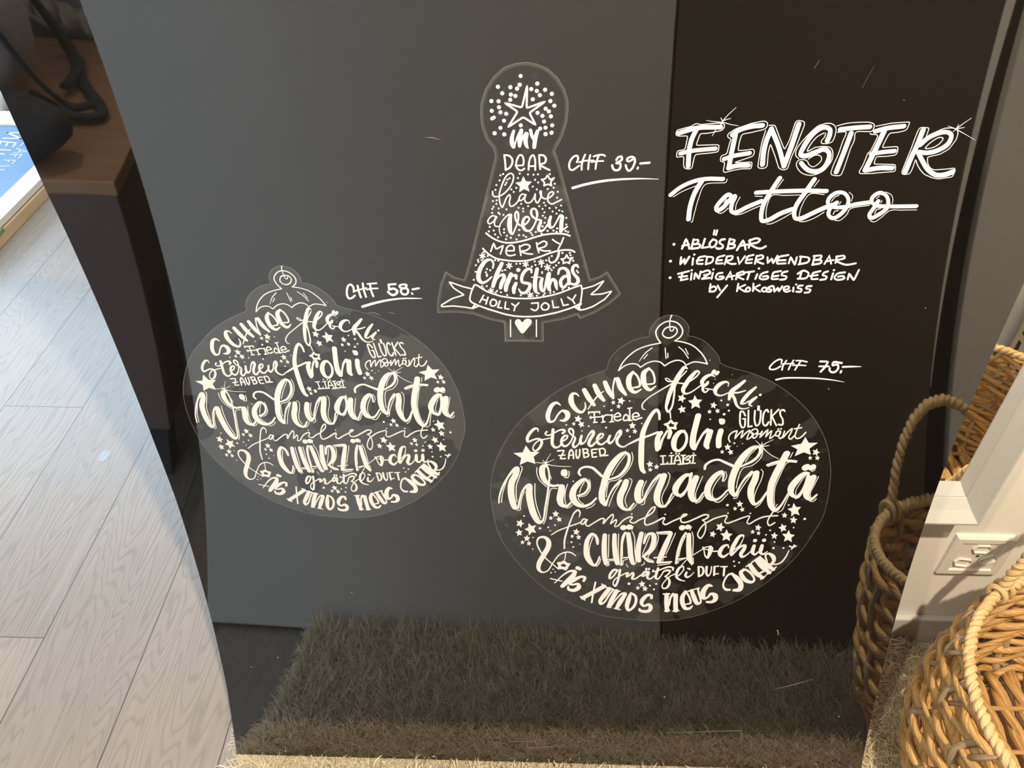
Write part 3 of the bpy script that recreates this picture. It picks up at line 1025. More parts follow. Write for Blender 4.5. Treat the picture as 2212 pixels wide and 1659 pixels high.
  'dot_pattern': '''d0 -107,8649,16 -114,8579,17 -135,8548,17 -189,8560,17 -289,8564,17 -255,8511,17 -185,8500,17 -148,8489,17 -190,8458,17 -344,8448,17 -285,8446,17 -282,8397,17 -342,8368,17 -271,8355,17 -223,8342,17 -242,8284,17 -272,8223,17 -321,8177,18 -240,8167,18 -103,8244,17 27,8588,17 -21,8544,17 24,8529,17 91,8538,17 147,8505,17 50,8495,17 -7,8461,17 136,8446,17 170,8408,17 100,8383,17 127,8360,17 145,8319,17 34,8349,17 75,8323,17 89,8275,17 158,8243,17 59,8215,17 103,8223,17 155,8180,18 105,8168,18
l30 -341,8302 -324,8312
d0 -252,7814,9 -275,7802,9 -283,7755,9 -311,7712,9 -320,7667,9 -196,7775,9 -215,7763,9 -224,7733,9 -234,7715,9 -109,7818,9 -124,7777,9 -37,7810,9 11,7807,9 49,7810,9 151,7811,9 25,7760,9 52,7735,9 197,7723,9 189,7686,9 6,7697,9 42,7671,9 137,7674,9 226,7647,9 -181,7671,9 -160,7647,9 -138,7685,9 223,7592,9 -311,7568,9 -343,7561,9 -313,7534,9 -339,7506,9 -350,7486,9 -352,7448,9 -293,7491,9 -224,7481,9 -251,7428,9 -296,7449,9 -285,7436,9 -93,7534,9 -117,7496,9 -76,7488,9 -75,7461,9 -32,7512,9 108,7544,9 122,7518,9 66,7511,9 97,7485,9 159,7492,9 217,7495,9 261,7516,9 187,7460,9 246,7471,9 274,7460,9 223,7439,9 114,7452,9 102,7418,9 124,7398,9 119,7349,9 101,7313,10 312,7397,9 315,7332,9 234,7293,10 148,7269,10 201,7272,10 230,7259,10 312,7268,10 334,7257,10 95,7242,10 -3,7249,10 42,7258,10 11,7227,10 -109,7279,10 -111,7227,10 -70,7225,10 -246,7286,10 -246,7253,10 -222,7222,10 -375,7311,10 -340,7275,10 -384,7265,10 -328,7235,10
d0 -301,7206,10 -229,7186,10 -185,7201,10 -133,7184,10 -47,7209,10 -435,7055,10 -398,7016,10 -489,6975,10 -486,6954,10 -455,6972,10 -511,6919,10 -514,6850,10 -534,6764,10 -331,6971,10 -300,6966,10 -238,6869,10 -264,6861,10 -408,6879,10 -377,6866,10 -418,6845,10 -410,6822,10 -409,6805,10 -133,6933,10 -98,6935,10 11,6904,10 37,6958,10 45,6921,10 102,6904,10 144,6968,10 194,7014,10 261,6944,10 238,6917,10 216,6894,10 198,6866,10 291,7046,10 360,7046,10 367,7021,10 395,6964,10 434,6859,10 446,6841,10 -457,6696,10 -445,6673,10 -413,6695,10 -315,6645,10 -328,6625,10 -279,6629,10 -219,6600,10 -89,6597,10 65,6591,10 128,6596,10 192,6622,10 226,6632,10 83,6616,10 139,6616,10 308,6657,10 366,6679,10
l13 -471,7026 -422,7006
l14 -450,7044 -442,6987
l13 -426,7034 -467,6997
l13 -224,6925 -175,6904
l14 -204,6943 -195,6885
l13 -180,6933 -220,6895
l13 -71,6940 -22,6919
l14 -52,6959 -42,6900
l13 -27,6948 -67,6911
l13 73,6958 122,6938
l14 92,6977 103,6919
l13 117,6967 78,6929
l14 132,6906 186,6884
l15 153,6927 165,6864
l14 180,6916 138,6875
l12 -396,6655 -349,6635
l14 -377,6673 -369,6616
l13 -353,6663 -392,6626
l13 -23,6607 28,6586
l15 -3,6627 7,6566
l14 23,6616 -18,6577
l15 108,6849 109,6834''',
  'my_lettering': '''s0 -161,8196,24 -176,8140,33 -175,8091,38 -161,8057,28 -149,8086,14 -130,8145,16 -103,8193,25
s0 -98,8200,33 -111,8130,39 -113,8067,27
s0 -111,8062,23 -88,8130,18 -58,8173,30
s0 -53,8169,34 -62,8115,36 -52,8064,27 -40,8048,14
s27 -21,8202 -9,8154 13,8115
s0 37,8193,29 20,8130,36 12,8054,32''',
  'dear_lettering': '''s16 -241,7984 -234,7922 -230,7853
s17 -241,7984 -205,7981 -175,7951 -174,7911 -196,7871 -230,7851
s14 -146,7890 -110,7891 -83,7892
s16 -79,7893 -76,7941 -91,7981 -110,7984 -132,7946 -140,7901 -134,7871 -110,7848 -90,7848 -69,7863
s16 -33,7852 -29,7921 -13,7971 4,7983 19,7956 25,7850
l15 -24,7885 20,7885
s16 56,7985 60,7915 68,7857
s17 56,7984 94,7980 114,7950 105,7915 67,7898 106,7870 148,7849''',
  'have_lettering': '''s13 -345,7652 -343,7618 -329,7604 -299,7604 -250,7628 -191,7696 -165,7758 -165,7804 -186,7820 -220,7800 -259,7722 -284,7639 -287,7586 -278,7532 -261,7500 -246,7532 -221,7596 -196,7621 -190,7596 -199,7543 -186,7510 -162,7516 -122,7558 -108,7596
s13 -54,7614 -83,7627 -110,7596 -107,7564 -88,7569 -61,7606 -53,7622
s13 -53,7622 -63,7574 -48,7545 -14,7547 15,7585 29,7627
s0 29,7627,13 30,7574,13 48,7542,14 70,7574,13 81,7616,13 76,7645,26
s0 76,7648,27 81,7611,16 104,7584,13 139,7584,13 177,7611,14 191,7637,13 176,7647,14 152,7632,14 139,7584,13 150,7547,13 180,7531,14 214,7547,14 262,7573,14''',
  'a_very_lettering': '''s13 -311,7408 -346,7419 -376,7397 -392,7359 -377,7339 -347,7359 -316,7408
s13 -311,7408 -332,7359 -327,7320 -297,7313 -282,7317
s0 -272,7219,7 -287,7259,9 -287,7314,10 -256,7375,11 -211,7424,15 -186,7429,21 -194,7386,38 -196,7314,43 -186,7253,29 -171,7236,17 -141,7303,14 -120,7369,15 -119,7435,19 -132,7461,15 -146,7440,16 -142,7386,19 -116,7336,18 -86,7319,16 -41,7347,16 -20,7385,16 -31,7406,17 -56,7402,22 -76,7363,27 -73,7308,29 -50,7275,26 -14,7269,19 20,7314,16 44,7380,16 49,7445,21 32,7484,17 7,7483,20 -5,7451,21 9,7412,19 49,7382,18 84,7371,20 80,7341,29 66,7297,29 74,7269,26 107,7274,19 146,7330,17
s0 171,7407,26 160,7346,31 172,7302,27 197,7308,17 230,7368,15 258,7420,22 274,7412,30 271,7357,36 269,7268,34
s0 264,7260,18 294,7285,16 325,7310,14''',
  'merry_lettering': '''s17 -410,7246 -354,7199 -291,7166 -221,7149 -141,7154 -44,7177 46,7209 136,7233 232,7241 306,7235 353,7218
s17 -442,7091 -394,7037 -325,6991 -238,6970 -140,6960 -31,6966 67,6997 158,7036 249,7066 319,7075 378,7069 403,7054
l15 -370,7061 -342,7148 -321,7082 -253,7124 -281,7034
l15 -229,7067 -156,7068
s15 -156,7067 -157,7106 -183,7124 -216,7106 -229,7058 -216,7024 -183,7017 -145,7027
s14 -105,7118 -100,7070 -91,7018
s16 -97,7112 -55,7132 -17,7123 -11,7099 -48,7069 -92,7062 -43,7039 14,7033
s14 50,7150 59,7099 74,7048
s16 64,7135 117,7164 144,7147 129,7111 70,7087 119,7066 178,7066
s15 196,7182 224,7159 260,7138
s15 295,7200 278,7147 251,7084
s0 260,7057,19 251,7002,23 225,6957,20 188,6943,18 171,6966,13 170,7000,11''',
  'christmas_lettering': '''s0 -353,6887,16 -347,6936,19 -368,6973,21 -412,6967,33 -462,6899,40 -487,6825,41 -485,6762,41 -455,6731,30 -410,6749,21 -365,6793,15
s0 -268,6936,35 -310,6837,40 -338,6749,40 -354,6692,35
s0 -327,6762,22 -288,6806,23 -255,6817,29 -248,6781,37 -269,6730,39 -283,6673,32
s0 -183,6824,36 -205,6762,42 -227,6699,42 -232,6648,35
s0 -205,6762,22 -167,6806,23 -139,6806,35 -134,6774,23
s0 -136,6724,33 -155,6667,40 -155,6622,30
d0 -114,6867,21
s0 9,6840,18 4,6874,24 -30,6874,29 -68,6831,33 -83,6774,29 -75,6737,28 -39,6727,31 -5,6714,33 -10,6667,35 -43,6625,31 -82,6622,26 -110,6664,12
s0 61,6877,35 49,6793,38 44,6699,40 55,6635,30 75,6613,11
l12 10,6790 93,6790
s0 110,6774,30 100,6718,35 110,6654,32 130,6638,22 145,6724,20 164,6824,26
s0 175,6830,35 171,6762,39 177,6673,38 190,6644,22
s0 182,6692,20 210,6768,26 234,6749,34 245,6698,32 255,6657,16
s0 260,6824,18 272,6874,25 310,6886,29 344,6861,32 360,6805,38 367,6717,29
s0 357,6805,26 314,6793,32 287,6749,32 296,6695,30 318,6679,26 353,6724,23
s0 444,6895,18 429,6917,25 402,6907,28 393,6861,29 412,6818,28 447,6774,33 449,6733,33 417,6711,29 383,6724,21''',
  'ribbon_banner_drawing': '''l0 -529,6712,17 -504,6704,17 -463,6671,17 -414,6637,17 -347,6608,17 -280,6584,17 -145,6560,17 -10,6558,17 66,6565,17 141,6579,17 225,6600,17 291,6622,17 406,6675,17 484,6706,17 495,6646,15 491,6569,15 486,6502,17 399,6453,18 265,6404,18 104,6364,18 19,6357,18 -67,6356,18 -153,6364,18 -238,6383,18 -408,6443,18 -501,6482,17 -568,6521,17 -579,6550,15 -570,6599,15 -556,6647,15 -529,6712,15
l15 -555,6666 -630,6685 -769,6742 -730,6675 -682,6637 -629,6599 -744,6560 -853,6487 -854,6467 -739,6477 -620,6462 -553,6447 -501,6472
l22 -553,6452 -535,6480
l0 503,6665,15 597,6694,15 697,6753,14 641,6665,15 578,6600,14 686,6608,16 780,6641,13 716,6550,15 611,6472,16 545,6443,16 486,6428,16 433,6463,15
l20 481,6435 473,6477 492,6500
p0 433,6463 486,6428 475,6477''',
  'holly_jolly_lettering': '''l15 -444,6594 -483,6516
l15 -402,6574 -424,6497
l16 -465,6555 -415,6536
s16 -356,6550 -382,6511 -369,6477 -335,6482 -322,6526 -356,6550
l16 -289,6531 -310,6462 -272,6453
l0 -234,6521,14 -242,6448,15 -204,6441,17
l16 -174,6501 -140,6472
s15 -107,6511 -140,6467 -153,6423
s17 16,6506 79,6511
s0 79,6511,14 78,6453,15 52,6425,17 13,6443,16
s16 143,6511 110,6472 128,6436 170,6438 182,6482 143,6511
l0 214,6536,14 229,6458,15 276,6463,17
l0 298,6555,14 322,6482,15 368,6492,17
l15 360,6574 404,6540
l15 435,6598 408,6540 431,6502''',
  'trunk_and_heart_drawing': '''l12 -187,6319 -186,6127
l12 66,6319 70,6127
P0 -71,6292 -97,6324 -127,6324 -144,6289 -122,6234 -69,6163 -18,6224 21,6289 11,6324 -20,6334 -49,6322''',
  'film': '''p0 -332,8045 -393,8126 -429,8246 -434,8344 -429,8425 -392,8542 -324,8642 -242,8714 -154,8746 -66,8756 18,8742 107,8705 187,8635 246,8546 281,8448 284,8368 277,8263 247,8152 197,8047 186,8018 216,7940 566,6761 651,6795 721,6844 781,6751 867,6606 760,6494 623,6396 492,6333 467,6380 320,6322 132,6285 141,6072 -241,6071 -249,6290 -385,6322 -546,6384 -707,6405 -896,6400 -890,6519 -854,6697 -799,6846 -719,6792 -624,6762 -575,6929 -317,7971''',
 },
 'bauble': {
  'bauble_cap_drawing': '''s14 914,5728 946,5817 998,5897 1080,5976 1192,6027 1308,6056
s14 1308,6056 1264,6121 1247,6195 1275,6255 1331,6299 1381,6307 1441,6289 1493,6236 1510,6182 1495,6128 1445,6081
s13 1445,6081 1526,6067 1630,6026 1716,5951 1773,5875 1806,5809
s14 1806,5809 1744,5826 1661,5832 1592,5794
s0 1592,5794,12 1560,5833,13 1504,5853,15 1436,5832,15 1376,5786,15
s14 1376,5786 1330,5828 1269,5842 1200,5821 1134,5768
s14 1134,5768 1095,5803 1035,5810 972,5785 914,5728
s0 1377,6242,16 1334,6222,15 1314,6162,13 1338,6128,14 1386,6114,16 1435,6142,15 1456,6189,13 1436,6232,14 1377,6242,15
s0 1380,6371,14 1370,6329,10 1377,6242,10 1388,6199,10 1406,6195,12 1420,6222,11
s0 1227,5998,12 1165,5936,11 1113,5838,6
s10 1190,5922 1157,5870
l10 1358,5998 1381,5874
l10 1392,5936 1398,5884
s10 1491,6012 1544,5964 1605,5878
s9 1561,5992 1599,5923
d0 1826,5854,5''',
  'schnee_lettering': '''s0 338,5296,13 297,5327,30 255,5303,44 223,5229,49 210,5146,48 231,5086,36 274,5093,22 321,5184,20 362,5226,28 410,5200,55 420,5147,51 386,5102,37 342,5101,15
s0 526,5412,12 494,5443,22 458,5437,37 446,5363,57 470,5290,53 523,5223,42 567,5208,30 601,5261,20 594,5331,11
s0 577,5489,48 631,5386,56 691,5300,36
s0 682,5544,48 731,5438,54 788,5359,35
s0 629,5246,12 682,5350,16 737,5438,15 778,5471,12
s0 785,5584,45 832,5475,53 884,5388,29
s0 890,5388,17 872,5512,16 884,5634,20
s0 912,5627,44 950,5519,54 1011,5432,29
s0 1061,5710,30 1030,5649,52 1031,5563,54 1061,5491,46 1106,5462,34 1166,5499,13
s0 1060,5713,23 1113,5657,22 1145,5540,23 1071,5516,18
s0 1219,5754,29 1176,5705,52 1180,5605,55 1211,5526,45 1256,5493,34 1312,5540,13
s0 1218,5758,20 1265,5705,22 1290,5576,20 1219,5562,18''',
  'floeckli_lettering': '''s0 1611,5753,13 1582,5770,34 1552,5721,41 1515,5629,47 1489,5543,46 1464,5441,46 1451,5339,38 1449,5265,26 1476,5217,24 1506,5280,20 1513,5383,19 1512,5470,19 1511,5536,17 1550,5643,15 1580,5686,14 1605,5725,13
s0 1474,5597,20 1428,5600,14 1401,5632,11 1418,5636,10 1451,5614,10
s0 1474,5571,16 1351,5477,14 1239,5382,13 1194,5308,15 1205,5256,13 1230,5245,9
l16 1533,5579 1594,5572
s0 1662,5604,15 1720,5665,17 1738,5708,15 1713,5723,27 1667,5665,45 1619,5565,50 1598,5493,41 1621,5449,25 1669,5457,17 1777,5551,14
s0 1901,5659,12 1862,5679,27 1807,5648,44 1781,5594,41 1803,5544,36 1835,5573,35 1841,5591,27
s0 1803,5544,33 1802,5494,26 1831,5465,18 1863,5501,14
l13 1831,5512 1912,5498
l40 1886,5723 1879,5705
l37 1926,5710 1915,5691
d0 1912,5625,5 1902,5576,5
s0 2056,5542,10 2054,5580,13 2024,5594,25 1968,5566,45 1930,5494,43 1950,5440,27 2001,5426,18 2069,5459,14
s0 2215,5605,31 2159,5542,46 2100,5473,51 2090,5379,28
s0 2243,5488,14 2171,5463,20 2111,5459,21
s0 2106,5452,28 2146,5386,31 2176,5313,27 2219,5269,19 2270,5262,14 2313,5277,10
s0 2342,5528,27 2287,5460,42 2233,5361,39 2225,5328,23 2259,5328,17 2297,5358,14
s0 2368,5406,28 2322,5354,39 2313,5314,23 2341,5296,11
d0 2405,5436,15''',
  'star_pattern': '''p0 1606,5443 1614,5405 1644,5387 1616,5372 1616,5334 1592,5363 1561,5357 1573,5390 1555,5424 1587,5416
p0 1727,5429 1759,5375 1812,5372 1782,5326 1804,5265 1753,5292 1713,5257 1712,5319 1666,5359 1716,5371
p0 1602,5303 1623,5273 1653,5275 1638,5246 1653,5212 1623,5224 1602,5200 1598,5237 1570,5257 1598,5267
p0 1940,5348 1951,5318 1977,5310 1957,5293 1962,5262 1940,5281 1917,5271 1922,5300 1903,5324 1929,5323
p0 1906,5253 1914,5234 1931,5230 1920,5217 1924,5197 1909,5208 1894,5200 1896,5220 1883,5235 1900,5235
p0 1979,5265 1994,5248 2012,5251 2005,5232 2016,5211 1997,5217 1986,5200 1981,5223 1963,5234 1979,5243
d0 2012,5364,11 2109,5237,12
d0 2085,5310,15 2066,5191,15
d0 1928,5125,9
d0 2077,5682,4
p0 536,5174 545,5139 574,5129 550,5110 552,5074 528,5096 501,5084 510,5118 491,5146 520,5144
p0 486,5087 494,5070 510,5070 500,5056 505,5037 490,5045 478,5034 479,5053 466,5065 481,5069
p0 554,5096 574,5073 599,5081 588,5052 603,5025 577,5030 561,5006 555,5037 531,5050 553,5064
p0 976,5407 984,5372 1013,5358 988,5341 989,5305 965,5330 936,5321 947,5354 929,5384 959,5379
p0 880,5363 893,5347 910,5350 902,5332 911,5313 893,5318 882,5303 879,5324 863,5334 879,5342
p0 951,5316 957,5296 974,5289 960,5278 962,5256 947,5270 931,5263 936,5283 924,5300 942,5299
p0 1109,5087 1122,5058 1150,5054 1132,5031 1140,4999 1115,5015 1092,4999 1095,5031 1073,5053 1100,5057
p0 1063,5006 1071,4988 1088,4985 1077,4972 1082,4952 1066,4962 1053,4952 1054,4971 1041,4985 1057,4987
p0 1150,5000 1156,4976 1175,4967 1158,4956 1159,4932 1143,4948 1125,4942 1132,4964 1119,4984 1139,4981
d0 410,5044,10 649,5030,10 797,5286,9 1059,5353,9 1098,4897,10
d0 581,4966,8 1211,5066,8
d0 835,5012,12
p0 -17,4772 35,4687 133,4685 70,4620 94,4524 5,4556 -81,4509 -65,4603 -150,4667 -50,4678
p0 2975,4905 3027,4829 3123,4832 3049,4756 3078,4673 2997,4706 2907,4653 2921,4744 2842,4789 2948,4817
p0 3132,4756 3141,4721 3171,4705 3147,4691 3149,4656 3125,4683 3097,4677 3106,4707 3087,4739 3117,4731
p0 3072,4661 3084,4644 3101,4643 3092,4628 3101,4608 3084,4617 3072,4605 3070,4625 3054,4638 3070,4642
p0 3156,4668 3165,4644 3186,4637 3172,4624 3177,4599 3158,4615 3141,4606 3144,4629 3128,4649 3148,4648
p0 2158,4814 2173,4785 2200,4781 2183,4759 2193,4727 2168,4743 2147,4726 2147,4758 2125,4780 2151,4784
p0 2110,4734 2120,4715 2136,4713 2126,4699 2132,4679 2116,4689 2103,4679 2103,4699 2089,4713 2106,4715
p0 2191,4741 2209,4719 2231,4723 2222,4699 2236,4674 2212,4681 2199,4661 2193,4689 2171,4702 2191,4713
d0 2229,4819,11
d0 2318,4813,6 2266,4779,6
p0 1335,4580 1353,4553 1380,4555 1366,4528 1379,4497 1352,4508 1333,4486 1331,4520 1306,4538 1331,4548
p0 1421,4535 1431,4510 1452,4505 1437,4489 1441,4463 1423,4478 1404,4467 1408,4492 1392,4511 1413,4512
p0 1358,4490 1365,4469 1383,4462 1369,4450 1371,4428 1356,4442 1340,4435 1344,4455 1332,4473 1350,4472
p0 2161,3618 2170,3584 2198,3571 2174,3554 2177,3518 2153,3543 2127,3534 2136,3566 2117,3596 2146,3591
p0 2306,3639 2333,3582 2383,3574 2351,3533 2367,3471 2320,3503 2279,3474 2283,3534 2242,3578 2291,3583
p0 2238,3734 2247,3688 2283,3667 2251,3649 2251,3603 2222,3638 2186,3630 2201,3670 2179,3711 2216,3701
p0 2399,4047 2415,4016 2443,4013 2426,3989 2437,3955 2410,3972 2388,3954 2389,3988 2365,4012 2392,4016
p0 2360,3964 2369,3944 2387,3939 2375,3926 2380,3904 2364,3916 2349,3907 2351,3928 2337,3944 2354,3945
p0 2432,3958 2448,3938 2468,3942 2460,3920 2472,3897 2451,3903 2439,3884 2434,3910 2414,3922 2432,3932
p0 3008,4019 3047,3963 3101,3965 3075,3912 3104,3849 3049,3872 3013,3831 3004,3898 2953,3936 3003,3954
p0 2932,3888 2944,3861 2968,3855 2953,3837 2960,3808 2938,3824 2918,3812 2920,3840 2901,3861 2924,3862
p0 3042,3837 3058,3801 3090,3794 3070,3770 3079,3732 3050,3753 3025,3737 3027,3774 3002,3802 3032,3803
p0 2662,3717 2674,3684 2701,3675 2681,3656 2687,3622 2662,3643 2638,3631 2643,3663 2623,3690 2650,3689
p0 2921,3731 2949,3698 2983,3705 2970,3667 2992,3628 2956,3638 2936,3607 2926,3651 2892,3671 2922,3688
d0 2270,3980,16 3172,3798,16
d0 2958,3990,10 3067,3674,10 2805,3631,10
p0 335,3883 347,3851 376,3847 356,3823 362,3789 337,3805 313,3788 317,3823 296,3846 324,3851
p0 284,3806 291,3784 309,3779 295,3765 298,3742 282,3755 265,3745 270,3767 257,3784 275,3785
p0 371,3798 386,3773 410,3775 396,3751 406,3724 383,3733 365,3714 364,3744 344,3760 366,3769
p0 -52,3748 -49,3706 -19,3688 -49,3671 -54,3629 -77,3661 -110,3653 -93,3690 -109,3727 -76,3718
p0 30,3697 67,3653 116,3668 94,3611 121,3557 71,3566 38,3517 29,3580 -18,3604 27,3634
p0 -86,3611 -68,3580 -38,3582 -56,3552 -44,3516 -73,3528 -97,3504 -96,3542 -122,3562 -93,3574
p0 16,3526 26,3493 53,3486 32,3464 35,3430 12,3449 -13,3434 -6,3468 -25,3494 3,3495
p0 -41,3450 -31,3430 -12,3429 -24,3411 -19,3389 -36,3398 -52,3384 -50,3408 -65,3422 -47,3428
p0 43,3439 49,3414 69,3407 52,3392 52,3366 36,3382 17,3373 24,3398 11,3418 32,3417
p0 588,3628 596,3594 624,3584 601,3564 603,3529 580,3551 554,3539 563,3572 544,3600 573,3599
p0 537,3542 544,3523 560,3519 547,3506 550,3486 536,3497 522,3489 525,3508 514,3523 530,3524
p0 611,3542 622,3516 644,3514 629,3494 634,3467 614,3480 595,3466 598,3494 581,3513 603,3516
d0 -23,3797,11 256,3639,11 334,3671,11
d0 162,3622,15
d0 282,3589,9 85,3489,9 518,4290,9
d0 533,3427,12
d0 633,3400,7
p0 2604,3640 2614,3619 2633,3617 2622,3601 2629,3578 2611,3590 2596,3578 2597,3601 2581,3616 2599,3619
p0 2678,3621 2686,3600 2704,3594 2691,3581 2694,3559 2678,3573 2663,3566 2666,3586 2653,3604 2671,3603
p0 2861,3608 2876,3574 2906,3567 2886,3544 2895,3508 2868,3528 2843,3512 2846,3548 2822,3574 2851,3576
p0 3018,3641 3045,3581 3098,3569 3064,3529 3080,3465 3031,3501 2988,3473 2993,3535 2951,3582 3002,3585
d0 2805,3632,11 2767,3568,11 2881,3465,11 2449,3178,12 2513,3161,12 2467,3109,12
d0 2882,3379,15
d0 2997,3381,12
d0 557,3358,12
d0 83,3321,9 332,3026,9 357,2987,9
d0 309,2973,11
d0 1244,2826,18
p0 1392,2877 1409,2845 1439,2845 1421,2817 1432,2782 1404,2796 1381,2775 1382,2812 1357,2834 1385,2842
p0 1354,2799 1362,2777 1380,2773 1367,2759 1371,2735 1354,2748 1338,2738 1342,2761 1328,2778 1346,2779
p0 1440,2801 1451,2772 1476,2766 1458,2747 1463,2716 1441,2733 1419,2719 1424,2750 1405,2772 1430,2774
d0 1496,2803,13 1568,2829,13 1548,2748,13''',
  'frohi_lettering': '''P0 2024,5134 2074,5131 2090,5105 2083,5067 2046,5061 2026,5093
s0 1393,5123,24 1379,5205,29 1351,5240,38 1317,5208,39 1267,5084,48 1235,4955,55 1231,4825,60 1241,4652,63 1252,4534,59 1270,4455,48 1295,4421,37
s0 1063,4778,14 1135,4825,24 1213,4871,30 1302,4910,26 1391,4956,26
s0 1426,4949,48 1403,4903,55 1400,4803,59 1409,4725,45
s0 1431,4741,30 1451,4865,25 1490,4972,25
s0 1520,4980,35 1525,4950,44 1515,4884,36
l0 1515,5112,23 1540,5069,26 1585,5079,23 1562,5041,24 1578,5002,28 1532,5018,28 1496,5001,26 1495,5040,24 1451,5058,23 1495,5069,28 1515,5112,25
s0 1495,5213,15 1511,5131,11
s0 1671,4972,33 1629,4962,48 1586,4889,60 1579,4796,58 1604,4727,42 1644,4713,37 1689,4759,34 1711,4844,30 1698,4928,29 1668,4972,27
s0 1796,5170,64 1786,5058,63 1776,4906,65 1784,4790,64 1798,4748,46
s0 1812,4737,32 1843,4845,25 1881,4945,29 1919,4987,48
s0 1950,4968,63 1939,4884,66 1931,4792,61 1949,4757,41
s61 2061,4980 2053,4877 2066,4781''',
  'friede_lettering': '''l19 641,5207 751,5215
l13 639,5186 637,5216
l13 756,5191 754,5217
l16 696,5213 710,5081
l17 698,5077 735,5081
l17 657,5141 780,5153
l13 667,5126 662,5156
l16 785,5168 800,5089
l17 785,5080 818,5088
s18 793,5142 816,5172 853,5176
l0 871,5173,20 890,5176,16 890,5090,17
l17 871,5085 911,5092
d0 876,5234,14
s0 916,5150,19 977,5164,17 950,5202,18 915,5173,16 919,5120,15 951,5102,19 987,5121,18
s0 1065,5151,16 1032,5181,19 1010,5143,16 1019,5106,17 1056,5114,18 1070,5159,16
l15 1065,5263 1081,5110
l16 1069,5103 1105,5110
l17 1047,5259 1086,5267
s0 1108,5152,19 1172,5166,17 1147,5204,18 1111,5189,17 1106,5144,15 1136,5114,18 1172,5130,19 1202,5141,19''',
  'sternen_lettering': '''s0 112,4955,11 105,4992,19 77,4993,30 28,4939,35 -3,4862,33 8,4822,28 48,4839,21 99,4859,24 143,4848,28 154,4801,30 120,4723,28 83,4699,22 60,4730,15 81,4793,15 124,4836,15 187,4856,16 256,4873,14
s0 271,4983,33 268,4887,35 271,4787,33 304,4746,28 348,4764,20 371,4818,17
s0 203,4952,24 188,4925,15 217,4906,19 267,4926,18 334,4972,20 384,4979,28 396,4961,26 376,4936,29
s0 371,4822,18 420,4865,18 428,4902,18 400,4902,27 367,4842,31 379,4780,29 411,4764,26 454,4804,18 485,4889,17 486,4973,21 458,4997,24 439,4973,19 461,4927,19 508,4881,22 512,4858,24 493,4788,28 507,4751,28 538,4773,19 561,4812,17
s0 579,4903,26 570,4835,32 581,4798,32 618,4820,18 657,4921,19 695,4966,31 707,4937,33 673,4852,34 664,4790,31 690,4768,29 738,4821,19
s0 749,4845,18 803,4891,18 810,4928,17 782,4928,27 751,4868,31 764,4806,28 803,4791,24 854,4838,18
s0 884,4906,27 869,4838,32 890,4809,32 926,4846,18 962,4946,22 990,4973,31 995,4935,34 963,4854,32 973,4800,29 1020,4762,23 1064,4766,13''',
  'zauber_lettering': '''l0 331,4701,21 401,4710,17 360,4595,17 415,4600,21
l18 346,4639 410,4647
s0 453,4596,18 459,4687,19 477,4717,22 498,4679,18 507,4601,18
l18 458,4643 502,4648
s0 531,4715,18 534,4640,18 552,4605,22 569,4641,18 569,4723,18
l18 603,4727 622,4614
s0 603,4727,21 648,4726,19 655,4692,18 619,4674,20
s20 619,4674 660,4671 666,4634 622,4614
l0 756,4728,21 696,4724,18 711,4618,18 756,4627,21
l18 705,4673 746,4681
l18 781,4732 797,4635
s0 781,4732,21 825,4737,19 847,4698,17 837,4659,19 806,4643,20 876,4647,21''',
  'gluecks_lettering': '''s19 2291,5175 2258,5226 2236,5226 2239,5152 2254,5070 2284,5021 2304,5032 2297,5134
l17 2297,5136 2272,5134
l0 2314,5242,18 2344,5033,18 2380,5040,23
s19 2382,5238 2400,5108 2429,5047 2451,5064 2455,5153 2443,5239
p0 2397,5305 2425,5301 2433,5238 2404,5238
s0 2526,5221,18 2506,5250,22 2485,5228,20 2482,5139,19 2501,5064,18 2528,5049,24 2551,5094,22
l18 2552,5250 2579,5057
l0 2628,5255,21 2572,5169,18 2640,5050,17
s0 2696,5233,18 2675,5251,21 2650,5236,19 2659,5184,17 2694,5125,17 2700,5061,21 2659,5065,21''',
  'momaent_lettering': '''s0 2180,4834,14 2158,4879,14 2166,4933,16 2204,4971,18 2234,4979,18
s0 2234,4979,15 2227,4880,14 2258,4941,17 2296,4983,14 2291,4892,15 2331,4953,17 2367,4988,14 2357,4872,14 2391,4893,17 2409,4935,16
s0 2411,5003,17 2383,4965,14 2422,4935,18 2456,4973,15 2436,5003,15 2411,5003,17
s15 2406,4954 2424,4885 2452,4905 2455,4973
s0 2455,4943,17 2483,4943,18 2503,4977,14 2491,4897,14 2526,4951,17 2559,4996,14 2552,4905,14 2581,4959,17 2602,4982,14 2600,4883,14 2648,4933,17
s0 2697,4975,17 2659,4975,17 2656,4921,14 2687,4922,17 2697,4975,15
s0 2697,4975,15 2690,4906,14 2713,4884,18 2737,4922,17
s0 2739,4979,15 2738,4899,17 2778,4972,17 2814,5012,16 2811,4960,15 2798,4900,14 2821,4877,18 2856,4923,17
s0 2882,5066,15 2865,4976,15 2865,4908,14 2894,4885,17 2934,4908,18 2968,4965,17
l16 2840,5010 2912,5025
d0 2669,5005,11 2697,5009,11''',
